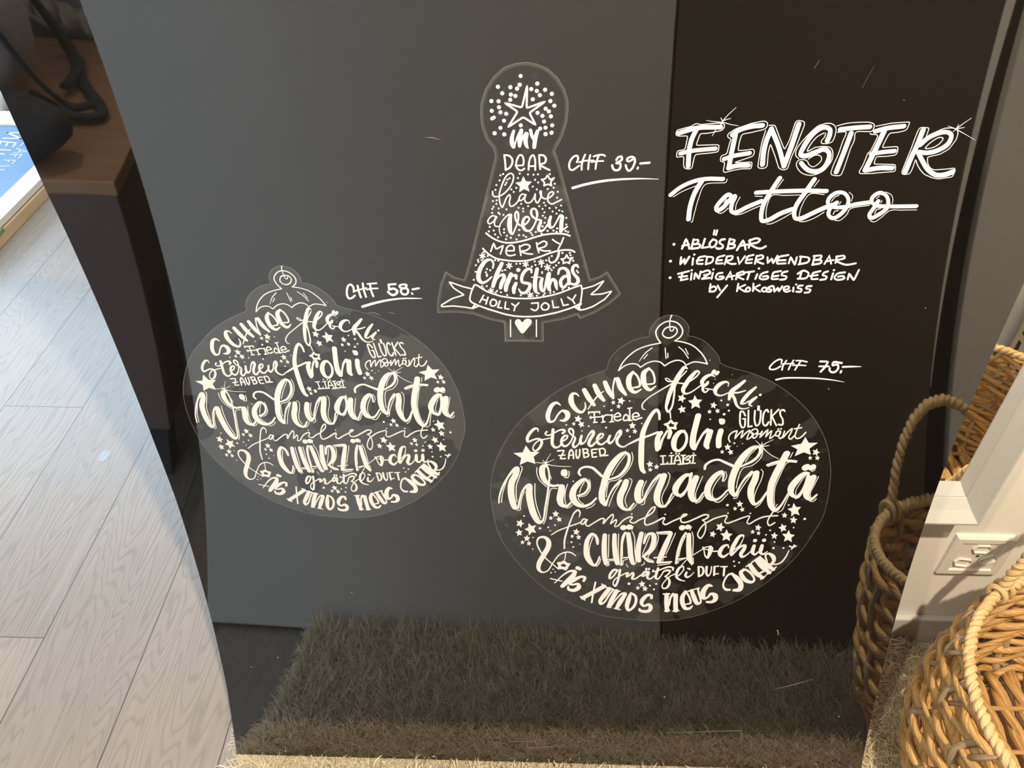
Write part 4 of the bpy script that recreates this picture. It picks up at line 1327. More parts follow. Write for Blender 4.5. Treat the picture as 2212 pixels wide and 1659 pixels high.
  'liaebi_lettering': '''l16 1451,4642 1505,4647
l16 1477,4642 1491,4537
l0 1466,4531,18 1532,4537,18 1538,4559,15
l16 1547,4647 1594,4651
l16 1572,4647 1580,4541
l17 1552,4536 1622,4541
d0 1565,4682,11
s16 1610,4542 1624,4641 1638,4652 1661,4617 1683,4538
l17 1617,4583 1668,4589
d0 1617,4677,11 1651,4674,11
l17 1655,4533 1699,4535
l16 1677,4652 1721,4656
l21 1699,4648 1708,4543
s17 1706,4594 1757,4647 1781,4633 1738,4594
s0 1738,4594,17 1777,4586,15 1774,4553,18 1699,4538,18
l16 1788,4653 1832,4657
l16 1810,4653 1813,4551
l16 1794,4550 1839,4551
d0 1807,4682,10''',
  'wiehnachtae_lettering': '''s0 -311,3978,17 -304,4074,20 -264,4221,22 -199,4360,25 -141,4445,40 -112,4461,55 -121,4385,67 -166,4271,73 -175,4141,74 -158,4009,72 -124,3910,55 -98,3911,32 -79,4010,21 -47,4142,23 -2,4216,36 27,4225,61 29,4119,75 48,3979,76 91,3813,74 153,3709,54 190,3731,28 215,3915,23 236,4113,22 246,4243,23 250,4341,22 237,4445,20 213,4508,24
s0 210,4504,40 175,4484,62 167,4404,66 199,4300,56 253,4239,39 305,4224,31 351,4235,31
s0 391,4213,72 390,4147,80 378,4041,77 400,3963,60 460,3943,38 504,3997,21
P0 386,4446 434,4449 450,4407 438,4357 393,4362 374,4398
s0 580,4092,27 650,4126,29 689,4200,27 682,4281,28 641,4317,42 578,4263,62 527,4173,70 523,4059,77 572,3977,65 646,3945,43 724,3979,30 786,4058,23
s10 -281,3987 -271,4099 -232,4262 -193,4372
s11 -71,4494 -54,4474 -76,4369 -114,4223 -116,4092 -108,3998
s10 -101,3873 -71,3882 -65,3944 -53,4052 -24,4143
s11 92,4254 95,4095 114,3955 169,3764
s11 201,3684 223,3748 241,3948 268,4170 280,4187 339,4189
s10 110,4475 109,4403 140,4307 221,4211
s7 252,4389 276,4317
s0 464,4431,10 466,4375,11 451,4339,12 419,4342,13
s10 455,4250 436,4148 434,4033 449,3972
s10 455,3914 494,3927 522,3964
s10 696,4317 710,4249 707,4167 659,4093 587,4072 588,4043 610,4007 648,3974
s10 594,4133 607,4199 642,4284
s10 681,3912 739,3938 777,3984
l0 199,4536,14 148,4538,8 102,4543,8
l0 199,4536,12 169,4579,4
l0 199,4536,12 223,4596,6 256,4665,4
l0 199,4536,14 250,4560,7 297,4588,5
s0 202,4528,16 277,4505,9 374,4494,9 484,4491,6
s0 593,4372,22 573,4408,27 591,4464,26 645,4490,28 717,4477,32 785,4414,32 833,4363,32
s0 1065,4688,35 1023,4658,54 948,4547,75 887,4395,77 858,4234,74 845,4128,73 858,4022,67 887,3969,41
s0 1062,4688,30 1102,4659,34 1114,4572,36 1083,4461,38 1012,4365,31 918,4322,23
s0 898,3965,32 921,4064,20 971,4203,24 1042,4305,34
s0 1105,4297,64 1088,4212,75 1057,4106,75 1059,3992,67 1103,3918,44 1157,3904,34 1214,3989,21
s0 1270,4287,68 1247,4190,75 1251,4076,76 1277,4019,63 1312,4044,31 1348,4159,22 1406,4305,27 1470,4385,41
s0 1515,4378,72 1494,4273,75 1467,4144,75 1473,4030,69 1518,3958,45 1570,3961,30 1632,4134,21
s0 1813,4389,41 1761,4388,48 1704,4316,67 1663,4211,75 1672,4142,55 1720,4108,36 1773,4164,32 1807,4269,31 1811,4377,34
s0 1872,4354,70 1849,4245,78 1843,4132,75 1878,4047,56 1919,4035,33 1980,4154,20
s0 2172,4313,17 2171,4393,27 2146,4432,48 2090,4392,63 2038,4295,72 2019,4183,73 2051,4086,65 2121,4054,40 2170,4079,29 2244,4189,21
s9 1071,4654 1001,4524 940,4376
s10 1135,4690 1153,4628 1142,4525 1087,4405 1002,4316 920,4290 900,4186 897,4080
s10 1035,4268 982,4138 950,4023 935,3949
s10 1134,4338 1165,4318 1153,4213 1122,4107 1112,4025 1141,3939
s10 1178,3890 1215,3928 1244,3986
s10 1329,4304 1299,4191 1304,4093
s10 1298,3970 1330,3987 1337,4053 1379,4175 1466,4361
s9 1557,4422 1580,4387 1572,4274 1533,4145 1522,4055 1545,3981
s11 1572,3941 1612,4007 1655,4105
s9 1726,4080 1760,4107 1800,4212
s10 1944,4374 1914,4246 1894,4133 1906,4059
s11 1910,4002 1947,4019 1989,4109
s9 2187,4441 2208,4377 2186,4305
s10 2154,4400 2094,4264 2075,4159 2098,4078
s12 2124,4025 2171,4022 2254,4137
s0 1954,4474,27 1957,4525,30 2014,4581,28 2088,4599,27 2163,4565,30 2267,4512,33
d0 1816,4415,13
s0 2243,4533,25 2268,4514,31
s0 2498,4777,33 2438,4761,51 2374,4683,75 2316,4558,80 2280,4407,77 2273,4272,74 2294,4167,62 2331,4111,36
s0 2508,4777,32 2525,4723,36 2507,4645,33 2459,4583,32 2383,4535,25 2348,4511,21
s0 2346,4119,32 2365,4216,22 2412,4345,27 2476,4433,42
s0 2528,4426,68 2524,4330,77 2502,4218,77 2521,4089,68 2575,3996,39 2616,4025,28 2688,4176,21
s0 2814,4687,75 2782,4562,79 2736,4380,80 2718,4252,77 2730,4099,71 2762,3978,63 2818,3917,52 2863,3967,28 2927,4154,21
s0 2630,4533,27 2698,4565,33 2808,4594,32 2937,4587,26
s9 2878,4703 2862,4633
s10 2640,4514 2739,4554
s9 2940,4570 2863,4575 2834,4555 2796,4405 2766,4237 2777,4092 2800,3986
s9 2828,3999 2814,3962
s10 2846,3885 2891,3914 2915,4012 2938,4126
s0 3096,4424,41 3057,4423,52 2994,4343,77 2944,4223,77 2965,4139,53 3023,4105,36 3061,4152,33 3096,4281,36 3106,4384,47
s0 3163,4373,72 3147,4289,81 3124,4169,78 3145,4100,57 3193,4074,40 3246,4138,21
l81 3066,4511 3052,4502
l64 3133,4517 3117,4496
s10 3163,4511 3152,4464 3125,4455
s9 3219,4385 3191,4258 3170,4161 3185,4097
s11 3188,4044 3230,4049 3250,4081
s10 3015,4079 3051,4095 3075,4144
s8 3083,4423 3030,4288 3003,4183 3015,4135
s10 2546,4754 2546,4638 2468,4528 2371,4487 2339,4352 2336,4216
s9 2482,4758 2426,4676 2384,4574
s11 2479,4409 2421,4281 2379,4168 2358,4083 2326,4074
s9 2572,4474 2597,4442 2595,4331 2564,4194 2556,4073 2579,3992
s11 2588,3951 2628,3992 2686,4147
l0 2522,4785,13 2485,4823,6 2447,4861,4
l0 2522,4785,14 2525,4839,4
l0 2522,4785,16 2578,4831,8 2640,4870,5
l0 2524,4777,16 2609,4793,6
s0 2537,4770,13 2598,4708,7 2657,4662,8 2741,4616,7''',
  'familieziit_lettering': '''s0 606,3795,12 614,3853,16 589,3889,22 550,3853,19 515,3752,18 474,3583,21 452,3455,21 454,3335,18
s0 296,3529,14 372,3590,17 472,3642,17 604,3703,17 633,3720,17
s18 699,3750 661,3764 631,3703 652,3687 683,3738 699,3754
s0 699,3754,16 685,3687,15 714,3662,19 772,3705,18 869,3774,19 896,3766,18
s0 896,3766,16 887,3703,19 933,3774,17 986,3833,19 995,3800,15 971,3700,16 1028,3759,19 1036,3738,15 1021,3660,15 1054,3669,18 1121,3760,18 1198,3803,19 1212,3793,16 1190,3736,15 1232,3713,19 1295,3759,19 1366,3797,19
s0 1366,3797,19 1445,3881,18 1456,3947,16 1433,3937,19 1381,3847,18 1357,3747,17 1375,3689,19 1440,3708,21 1573,3792,21 1581,3779,17 1566,3725,16 1596,3697,21 1672,3743,20 1760,3794,20 1816,3828,20 1828,3843,18 1795,3844,20 1767,3786,17 1779,3736,18 1833,3733,21 1934,3788,21 2034,3843,21 2076,3832,16 2060,3792,20 2017,3766,21
s0 2017,3766,16 2047,3736,15 2064,3657,15 2054,3564,16 2020,3505,19 1984,3555,15 2004,3647,17 2043,3711,18 2110,3764,19
s0 2110,3764,19 2145,3789,19 2276,3833,19 2286,3822,16 2271,3749,15 2300,3726,19 2364,3752,19 2476,3810,19 2540,3829,15 2526,3737,15 2555,3721,19 2615,3770,19 2694,3817,19 2778,3834,19 2857,3840,19
s0 2796,3888,17 2768,3814,16 2758,3747,15 2786,3700,19 2840,3740,19
d0 2292,3867,10 2545,3868,10
d0 1202,3841,10 1582,3841,10''',
  'chaerzae_lettering': '''s0 837,3406,26 807,3516,28 768,3547,42 718,3464,52 708,3327,60 723,3215,59 776,3121,48 819,3091,33 851,3139,23 871,3217,21
s0 914,3534,52 916,3390,61 930,3218,61 953,3120,51
s0 1026,3540,50 1035,3392,56 1060,3221,58 1084,3122,48
l19 959,3180 1042,3186
s0 1134,3101,23 1117,3350,21 1123,3512,25 1149,3572,31
s0 1184,3555,52 1213,3395,60 1239,3224,59 1266,3134,48
l19 1130,3205 1212,3215
d0 1121,3647,38 1189,3655,38
s0 1334,3566,53 1319,3422,61 1318,3268,63 1336,3169,54
s0 1374,3423,24 1417,3557,35 1468,3555,52 1488,3458,61 1457,3322,55 1382,3235,34
s0 1382,3235,32 1449,3167,34 1506,3151,23
s0 1516,3577,25 1610,3589,29 1664,3584,46
s0 1674,3571,46 1633,3418,63 1588,3238,65 1568,3152,50
s0 1569,3143,32 1637,3149,27 1719,3159,21
l19 1511,3215 1650,3231
s29 1776,3138 1780,3310 1814,3506 1844,3578
s0 1882,3557,52 1902,3363,61 1927,3210,60 1954,3146,35
l19 1784,3199 1898,3218
d0 1795,3655,38
d0 1859,3665,35
s11 812,3541 844,3465 844,3397
s11 780,3507 750,3379 749,3259 805,3108
s11 841,3074 873,3122 887,3188
l11 961,3544 975,3211
l11 1043,3164 978,3161 992,3094 958,3081
s11 1072,3554 1086,3298 1113,3101
s11 1147,3555 1129,3419 1139,3231
l11 1151,3106 1153,3171 1200,3189
s11 1225,3594 1259,3506 1277,3310 1301,3130 1275,3104
l9 1233,3670 1220,3615
l10 1379,3571 1366,3440
s10 1433,3525 1398,3380 1369,3269
s10 1509,3590 1536,3510 1509,3357 1438,3218 1504,3168
l12 1545,3561 1639,3562
s10 1726,3576 1687,3419 1644,3265
l11 1399,3149 1405,3123 1372,3101
l13 1565,3104 1646,3120 1707,3133
l9 1622,3204 1615,3166
s10 1845,3532 1812,3396 1797,3237
l10 1800,3139 1800,3173 1872,3209
s11 1913,3596 1933,3533 1957,3279
l11 1966,3227 1979,3142 1957,3115
l9 1901,3671 1887,3616
l8 1191,3115 1215,3072''',
  'gnaetzli_lettering': '''s0 1086,3029,23 1052,3028,31 1008,2951,31 1011,2900,27 1044,2925,22 1094,3022,24
s0 1124,3030,29 1119,2953,31 1105,2848,27 1081,2788,28 1056,2820,17 1074,2891,16 1140,2945,18 1207,2988,21
s0 1221,2981,31 1211,2933,28 1238,2946,21 1277,2986,30 1287,2956,31 1276,2905,28 1304,2897,23 1376,2958,19
s0 1463,3007,23 1421,3006,29 1391,2949,27 1412,2943,24 1456,2998,23
s0 1467,2994,30 1456,2920,28 1485,2900,23 1543,2952,17
l26 1434,3054 1432,3039
l24 1466,3055 1463,3041
s0 1572,3061,29 1556,2970,32 1555,2919,27 1582,2902,21 1619,2962,16 1642,3015,20 1689,3033,30 1718,3023,22 1695,2972,21 1663,2941,17
s0 1519,3034,16 1511,3012,16 1565,3022,20 1631,3058,21 1698,3083,25 1747,3069,24 1747,3041,24
s0 1663,2941,18 1707,2912,24 1725,2842,30 1698,2773,26 1657,2764,20 1641,2805,15 1675,2885,15 1725,2947,16 1784,2983,16
s0 1876,3036,13 1863,3095,18 1823,3074,30 1797,3000,34 1800,2939,30 1841,2897,24 1905,2876,11
s0 1795,2939,16 1834,2970,17 1875,3045,13
s0 1913,3007,26 1904,2959,29 1927,2935,26 1966,2960,16 2000,3008,9
l24 1924,3065 1946,3055''',
  'duft_lettering': '''l25 2045,3091 2063,2953
s0 2043,3089,19 2089,3086,22 2110,3021,26 2095,2969,24 2062,2949,23
s0 2140,3093,29 2148,2996,27 2172,2958,23 2195,2997,16 2198,3096,16
l25 2232,3097 2241,2970
l18 2229,3097 2280,3105
l18 2245,2989 2289,2993
l18 2308,3098 2380,3100
l25 2349,3096 2355,2967''',
  'schii_lettering': '''s12 1841,3105 1910,3212 1991,3286 2072,3356
l12 2062,3381 2079,3357 2129,3338
s0 2076,3356,13 2109,3245,19 2135,3224,28
s0 2138,3224,27 2154,3297,47 2155,3374,42 2174,3361,28 2174,3332,22
l16 2156,3395 2064,3368
l18 2185,3319 2246,3324
s0 2363,3373,13 2348,3413,22 2305,3398,39 2272,3333,50 2274,3274,43 2318,3242,35 2373,3292,16
s0 2516,3523,13 2508,3555,22 2469,3544,38 2428,3446,50 2403,3335,48 2410,3272,33 2445,3319,21 2509,3401,29 2548,3410,33 2542,3355,46 2517,3286,44 2536,3245,33 2581,3270,19 2622,3322,15
s0 2515,3506,11 2487,3413,15 2428,3344,15
s0 2654,3407,40 2646,3339,47 2653,3301,36 2682,3282,28 2717,3323,16
s0 2745,3413,40 2740,3349,48 2740,3311,36 2776,3288,26 2818,3329,11
d0 2654,3483,25 2757,3489,25''',
  'johr_lettering': '''l18 3064,3410 3104,3389 3138,3413
l18 3116,3425 3094,3368
s0 3067,3346,11 3047,3261,17 3005,3175,20 2955,3144,20 2894,3143,21
s0 2453,2758,29 2411,2759,34 2370,2809,23 2374,2896,23 2412,2982,26 2451,2997,33
s0 2452,2995,30 2515,2933,60 2576,2839,61 2568,2765,62 2503,2752,38
s0 2582,3054,39 2552,3025,44 2574,2961,54 2638,2892,50 2703,2878,38 2725,2911,27 2672,3006,28 2610,3055,30 2578,3063,31
s0 2645,3126,54 2726,3015,61 2819,2943,42
s0 2714,3200,55 2796,3103,61 2891,3018,43
l27 2781,3012 2825,3047
l17 2603,3103 2658,3156
l19 2663,3169 2747,3256
l19 2801,2921 2846,2970
l17 2857,2990 2900,3031
s0 2751,3230,39 2840,3133,65 2932,3066,37
s0 2836,3185,20 2806,3274,22 2836,3298,27 2897,3254,51 2914,3190,40 2881,3134,30
l18 2911,3047 2954,3104''',
  'neus_lettering': '''s0 2230,2811,28 2195,2819,45 2152,2761,61 2139,2682,64 2160,2625,47 2200,2639,27 2237,2692,38 2288,2671,60 2295,2606,56 2257,2571,40 2201,2570,30
s0 1999,2736,45 2039,2636,56 2090,2544,47 2125,2562,25 2093,2690,26 2071,2770,24
l20 1959,2726 2027,2754
l18 2043,2761 2087,2777
s0 1928,2719,39 1900,2643,54 1909,2547,56 1952,2468,46 2002,2469,35 2030,2505,20
s0 1934,2723,24 1986,2628,25 2004,2549,24 1946,2528,20
s54 1708,2670 1714,2560 1733,2432
s0 1750,2508,23 1760,2632,27 1784,2681,36
s56 1817,2664 1825,2545 1838,2434
l20 1668,2679 1741,2684
l20 1708,2421 1764,2431
l20 1807,2423 1874,2433''',
  'xunds_lettering': '''l56 703,2602 819,2684 948,2779
l21 674,2619 729,2571
l17 921,2814 966,2770
s22 843,2838 826,2693 813,2533
s0 1013,2745,56 956,2642,60 914,2553,46 927,2516,36 968,2545,25 1018,2652,24 1063,2733,23
l21 948,2774 1055,2741
s0 1103,2711,56 1057,2591,58 1022,2488,46
l18 1001,2470 1051,2462
l18 1077,2729 1142,2710
s0 1050,2484,17 1107,2592,19 1172,2677,28 1206,2675,46
s0 1209,2665,47 1153,2540,59 1123,2464,44
l18 1094,2450 1163,2433
s0 1271,2671,31 1256,2586,56 1243,2479,49 1267,2425,33 1320,2472,35 1347,2570,34 1329,2648,33 1277,2686,28
s0 1529,2614,33 1525,2652,36 1483,2660,40 1425,2590,55 1417,2527,42 1446,2494,29 1501,2516,41 1531,2481,50 1516,2425,47 1453,2411,41 1401,2431,34 1398,2454,20''',
  'aes_lettering': '''s0 357,2820,13 454,2941,20 536,3002,31 588,3000,41
s0 595,2987,45 573,2934,63 500,2836,66 450,2774,52
l16 306,2885 443,2848
d0 620,3049,27
d0 647,3035,23
s0 702,2858,33 714,2906,34 671,2920,36 583,2864,50 536,2810,32 565,2798,25 634,2808,40 647,2760,57 589,2713,49 525,2731,35 520,2773,20''',
  'ampersand_drawing': '''s0 396,3027,13 310,3113,15 224,3207,16 153,3335,18 132,3420,18 156,3485,27 217,3494,35 263,3444,53 267,3362,62 223,3250,63 164,3110,58 161,3023,43 202,2978,25 264,2998,18 324,3113,16 396,3235,16 470,3278,19 532,3275,19 590,3228,13
s12 473,3275 464,3167
l0 455,3146,33 480,3105,37 521,3106,32 492,3064,34 482,3027,40 443,3052,39 399,3040,36 411,3084,32 387,3118,35 431,3115,39 455,3146,35''',
  'film': '''P0 799,5746 803,5816 849,5921 930,6011 1040,6087 1125,6117 1185,6128 1182,6182 1203,6255 1248,6322 1318,6365 1385,6375 1455,6358 1525,6302 1570,6222 1571,6142 1647,6122 1759,6061 1862,5958 1922,5869 1938,5816 2336,5676 2561,5556 2772,5398 2961,5216 3131,4985 3246,4758 3333,4487 3346,4426 3381,4083 3371,3822 3310,3606 3220,3365 3060,3090 2822,2818 2602,2629 2406,2503 2073,2349 1853,2294 1657,2269 1459,2272 1232,2295 976,2332 685,2450 395,2613 107,2864 -106,3140 -245,3371 -312,3529 -365,3756 -397,3990 -399,4236 -361,4495 -286,4717 -99,5068 132,5317 322,5487 557,5633 761,5726''',
 },
}


scuff = mat('pale_scratch', (0.30, 0.29, 0.27), 0.6)
for part, txt in INK['board'].items():
    if part == 'scratch_marks':
        for pc in parse(txt):
            lay('scratch', [pc], 0.0003, scuff, panel)
    else:
        lay(part, parse(txt), 0.0003, ink, panel)

# ------------------------------------------------------------------ clear window stickers stuck on the panel
def film_material(wet, sheen, haze):
    """thin clear film: where a trapped water film touches the sheet it vanishes, elsewhere the air gap adds a soft sheen"""
    m = bpy.data.materials.new('clear_sticker_film')
    m.use_nodes = True
    nt = m.node_tree
    nt.nodes.remove(nt.nodes['Principled BSDF'])
    out = nt.nodes['Material Output']
    tr = nt.nodes.new('ShaderNodeBsdfTransparent')
    gl = nt.nodes.new('ShaderNodeBsdfGlossy')
    gl.inputs['Roughness'].default_value = 0.08
    df = nt.nodes.new('ShaderNodeBsdfDiffuse')
    df.inputs[0].default_value = (0.75, 0.74, 0.72, 1)
    tc = nt.nodes.new('ShaderNodeTexCoord')
    nz = nt.nodes.new('ShaderNodeTexNoise')
    nz.inputs['Scale'].default_value = 17
    nz.inputs['Detail'].default_value = 2.5
    vo = nt.nodes.new('ShaderNodeTexVoronoi')
    vo.inputs['Scale'].default_value = 70
    nt.links.new(tc.outputs['Object'], nz.inputs['Vector'])
    nt.links.new(tc.outputs['Object'], vo.inputs['Vector'])
    r1 = nt.nodes.new('ShaderNodeValToRGB')
    r1.color_ramp.elements[0].position = wet
    r1.color_ramp.elements[1].position = wet + 0.012
    r1.color_ramp.elements[0].color = (0, 0, 0, 1)
    nt.links.new(nz.outputs[0], r1.inputs[0])
    r2 = nt.nodes.new('ShaderNodeValToRGB')
    r2.color_ramp.elements[0].position = 0.22
    r2.color_ramp.elements[1].position = 0.25
    r2.color_ramp.elements[0].color = (0.55, 0.55, 0.55, 1)
    r2.color_ramp.elements[1].color = (0, 0, 0, 1)
    nt.links.new(vo.outputs['Distance'], r2.inputs[0])
    mxm = nt.nodes.new('ShaderNodeMath')
    mxm.operation = 'MAXIMUM'
    nt.links.new(r1.outputs[0], mxm.inputs[0])
    nt.links.new(r2.outputs[0], mxm.inputs[1])
    f1 = nt.nodes.new('ShaderNodeMath')
    f1.operation = 'MULTIPLY_ADD'
    nt.links.new(mxm.outputs[0], f1.inputs[0])
    f1.inputs[1].default_value = sheen
    f1.inputs[2].default_value = 0.008
    m1 = nt.nodes.new('ShaderNodeMixShader')
    nt.links.new(f1.outputs[0], m1.inputs[0])
    nt.links.new(tr.outputs[0], m1.inputs[1])
    nt.links.new(gl.outputs[0], m1.inputs[2])
    f2 = nt.nodes.new('ShaderNodeMath')
    f2.operation = 'MULTIPLY_ADD'
    nt.links.new(mxm.outputs[0], f2.inputs[0])
    f2.inputs[1].default_value = haze
    f2.inputs[2].default_value = 0.004
    m2 = nt.nodes.new('ShaderNodeMixShader')
    nt.links.new(f2.outputs[0], m2.inputs[0])
    nt.links.new(m1.outputs[0], m2.inputs[1])
    nt.links.new(df.outputs[0], m2.inputs[2])
    nt.links.new(m2.outputs[0], out.inputs[0])
    # cut edge of the film
    e = bpy.data.materials.new('cut_film_edge')
    e.use_nodes = True
    nt = e.node_tree
    b = nt.nodes['Principled BSDF']
    b.inputs['Base Color'].default_value = (0.7, 0.68, 0.64, 1)
    b.inputs['Roughness'].default_value = 0.3
    b.inputs['Alpha'].default_value = 0.17
    return m, e


M['film'], M['film_edge'] = film_material(0.57, 0.07, 0.022)
M['film_dry'] = film_material(0.43, 0.10, 0.022)[0]


M['margin'] = M['film_edge'].copy()
M['margin'].node_tree.nodes['Principled BSDF'].inputs['Alpha'].default_value = 0.055


def film_mesh(poly, root, m):
    bm = bmesh.new()
    f = bm.faces.new([bm.verts.new((p[0], p[1], 0)) for p in poly])
    x0, s0 = poly.min(0)
    x1, s1 = poly.max(0)
    for axis, a, b_, st in ((1, s0, s1, 0.012), (0, x0, x1, 0.03)):
        c = a + st
        while c < b_:
            co = [0, 0, 0]
            no = [0, 0, 0]
            co[axis] = c
            no[axis] = 1
            bmesh.ops.bisect_plane(bm, geom=bm.verts[:] + bm.edges[:] + bm.faces[:], plane_co=co, plane_no=no)
            c += st
    bmesh.ops.triangulate(bm, faces=[g for g in bm.faces if len(g.verts) > 4])
    bm.verts.ensure_lookup_table()
    P = sheet([(v.co.x, v.co.y) for v in bm.verts], 0.00025)
    for v, q in zip(bm.verts, P):
        v.co = Vector(q)
    me = bpy.data.meshes.new('film')
    bm.to_mesh(me)
    bm.free()
    o = link('film', me, m, root)
    return o


def sticker(name, key, label, group, warp=None, sc=1.0):
    d = INK[key]
    poly = parse(d['film'], warp, sc)[0][0]
    c = sheet([poly.mean(0)], 0.0002)[0]
    root = thing(name, c, label, 'sticker', group)
    film_mesh(poly, root, M['film_dry'] if warp else M['film'])
    # densify the outline for its edge line
    E = []
    for i in range(len(poly)):
        a, b_ = poly[i], poly[(i + 1) % len(poly)]
        k = max(1, int(np.linalg.norm(b_ - a) / 0.008))
        E += [a + (b_ - a) * q / k for q in range(k)]
    E = np.array(E + [E[0]])
    bands = [ribbon(np.column_stack([E, np.full(len(E), 0.00028)]))]
    if key == 'tree':   # a dry margin runs round inside the cut edge
        D = np.roll(E[:-1], -1, 0) - np.roll(E[:-1], 1, 0)
        D /= np.linalg.norm(D, axis=1)[:, None] + 1e-9
        area = np.sum(E[:-1, 0] * np.roll(E[:-1, 1], -1) - np.roll(E[:-1, 0], -1) * E[:-1, 1])
        inn = E[:-1] + np.stack([-D[:, 1], D[:, 0]], 1) * (0.0013 if area > 0 else -0.0013)
        lay('dry_margin', [ribbon(np.column_stack([np.vstack([inn, inn[:1]]), np.full(len(inn) + 1, 0.0012)]))], 0.00028, M['margin'], root)
    lay('film_edge', bands, 0.0003, M['film_edge'], root)
    for part, txt in d.items():
        if part == 'film':
            continue
        pieces = parse(txt, warp, sc)
        if part in ('star_pattern', 'star_drawing'):
            lines = txt.split('\n')
            for pc, ln in zip(parse('\n'.join(q for q in lines if q[0] != 'd'), warp, sc), [q for q in lines if q[0] != 'd']):
                lay('star', [pc], 0.0005, print_ink, root)
            txt = '\n'.join(q for q in lines if q[0] == 'd')
            if not txt:
                continue
            pieces = parse(txt, warp, sc)
            part = 'dot_pattern'
        o = lay(part, pieces, 0.0005, print_ink, root)
        if part == 'dot_pattern':
            o['kind'] = 'stuff'
    return root


sticker('window_sticker', 'tree', 'clear sticker shaped like a Christmas tree with a star and ribbon banner', 'clear stickers on the black panel')
sticker('window_sticker', 'bauble', 'larger bauble-shaped clear sticker with white German words, priced 75', 'clear stickers on the black panel')
sticker('window_sticker', 'bauble', 'smaller bauble-shaped clear sticker with white German words, priced 58', 'clear stickers on the black panel',
        warp=lambda X, s: (-0.23816 + 0.7733 * (X - 0.12) - 0.0420 * (s - 0.45), 0.54633 + 0.0083 * (X - 0.12) + 0.7727 * (s - 0.45)), sc=0.773)

# ------------------------------------------------------------------ woven basket
BX, BY = 0.690, 0.433
t = thing('woven_basket', (BX, BY, 0.022), 'large round water hyacinth basket with rope handles on the beige rug', 'basket')
PR = np.array([(0.022, 0.172), (0.05, 0.196), (0.09, 0.208), (0.13, 0.208), (0.17, 0.203), (0.21, 0.197), (0.250, 0.190)])


def bask_r(z):
    return np.interp(z, PR[:, 0], PR[:, 1])


def circ(r, z, n=240, ph=0.0):
    A = np.linspace(0, 2 * np.pi, n, endpoint=False) + ph
    return np.stack([BX + r * np.cos(A), BY + r * np.sin(A), np.full(n, z)], 1)


NST = 22
rows_gold, rows_grey = MB(), MB()
zrow = np.concatenate([np.linspace(0.032, 0.112, 6), np.linspace(0.134, 0.232, 5)])
for ri, z in enumerate(zrow):
    n = NST * 12
    A = np.linspace(0, 2 * np.pi, n, endpoint=False)
    for s in range(2):
        ph = A * NST / 2 + s * np.pi + ri * 0.9
        rr = bask_r(z) + 0.0066 * np.cos(ph) + 0.0012 * np.sin(A * 5 + ri)
        zz = z + 0.0052 * np.sin(ph) + 0.0026 * np.sin(A * 3 + ri * 1.7) + 0.0015 * np.sin(A * 7 + ri)
        C = np.stack([BX + rr * np.cos(A), BY + rr * np.sin(A), zz], 1)
        rad = 0.0044 * (1 + 0.22 * np.sin(A * 9 + ri * 2.3 + s) + 0.12 * np.sin(A * 23 + s))
        rows_gold.tube(C, rad, sides=8, closed=True, flat=1.2, twist=70.0)
rows_gold.build('woven_body', M['straw'], t)
stk = MB()
for k in range(NST):
    a = 2 * np.pi * (k + 0.35 * (k % 3 - 1) * 0.3) / NST
    z = np.linspace(0.024, 0.246, 16)
    r = bask_r(z) + 0.0015 + 0.006 * np.cos(np.arange(16) * 1.2 + k)
    aa = a + 0.10 * (z - 0.13) / 0.13 + 0.03 * np.sin(z * 60 + k)
    C = np.stack([BX + r * np.cos(aa), BY + r * np.sin(aa), z], 1)
    stk.tube(C, 0.0062 * (1 + 0.15 * np.sin(z * 90 + k)), sides=7, flat=0.8, up=(0, 1, 0.3))
    # loops that tie the stakes under the rim
    z2 = np.linspace(0.205, 0.248, 8)
    a2 = a + 0.09 + 0.10 * (z2 - 0.205) / 0.043
    r2 = bask_r(z2) + 0.009 * np.sin(np.linspace(0, np.pi, 8)) * (1 if k % 2 else -1)
    stk.tube(np.stack([BX + r2 * np.cos(a2), BY + r2 * np.sin(a2), z2], 1), 0.0048, sides=6, flat=0.7, up=(0, 1, 0.3))
stk.build('woven_stakes', M['straw_grey'], t)
base = MB()
for i in range(13):
    x = -0.156 + 0.026 * i
    h = math.sqrt(max(0.0001, 0.176 ** 2 - x * x))
    yy = np.linspace(-h, h, 24)
    for s in range(2):
        C = np.stack([BX + x + 0.004 * np.cos(yy * 60 + s * np.pi + i), BY + yy, 0.033 + 0.004 * np.sin(yy * 60 + s * np.pi + i)], 1)
        base.tube(C, 0.0068, sides=7, up=(0, 0, 1))
for yv in (-0.12, -0.06, 0.0, 0.06, 0.12):
    h = math.sqrt(0.176 ** 2 - yv * yv)
    base.tube([(BX - h, BY + yv, 0.0385), (BX, BY + yv, 0.0395), (BX + h, BY + yv, 0.0385)], 0.0035, sides=6)
base.build('woven_base', M['straw'], t)
rim = MB()
rope(rim, circ(0.1900, 0.251, 300), 0.0029, 0.0044, 0.0195, 2, True, 8, step=0.0016, jitter=0.14)
rim.build('braided_rim', M['straw_pale'], t)


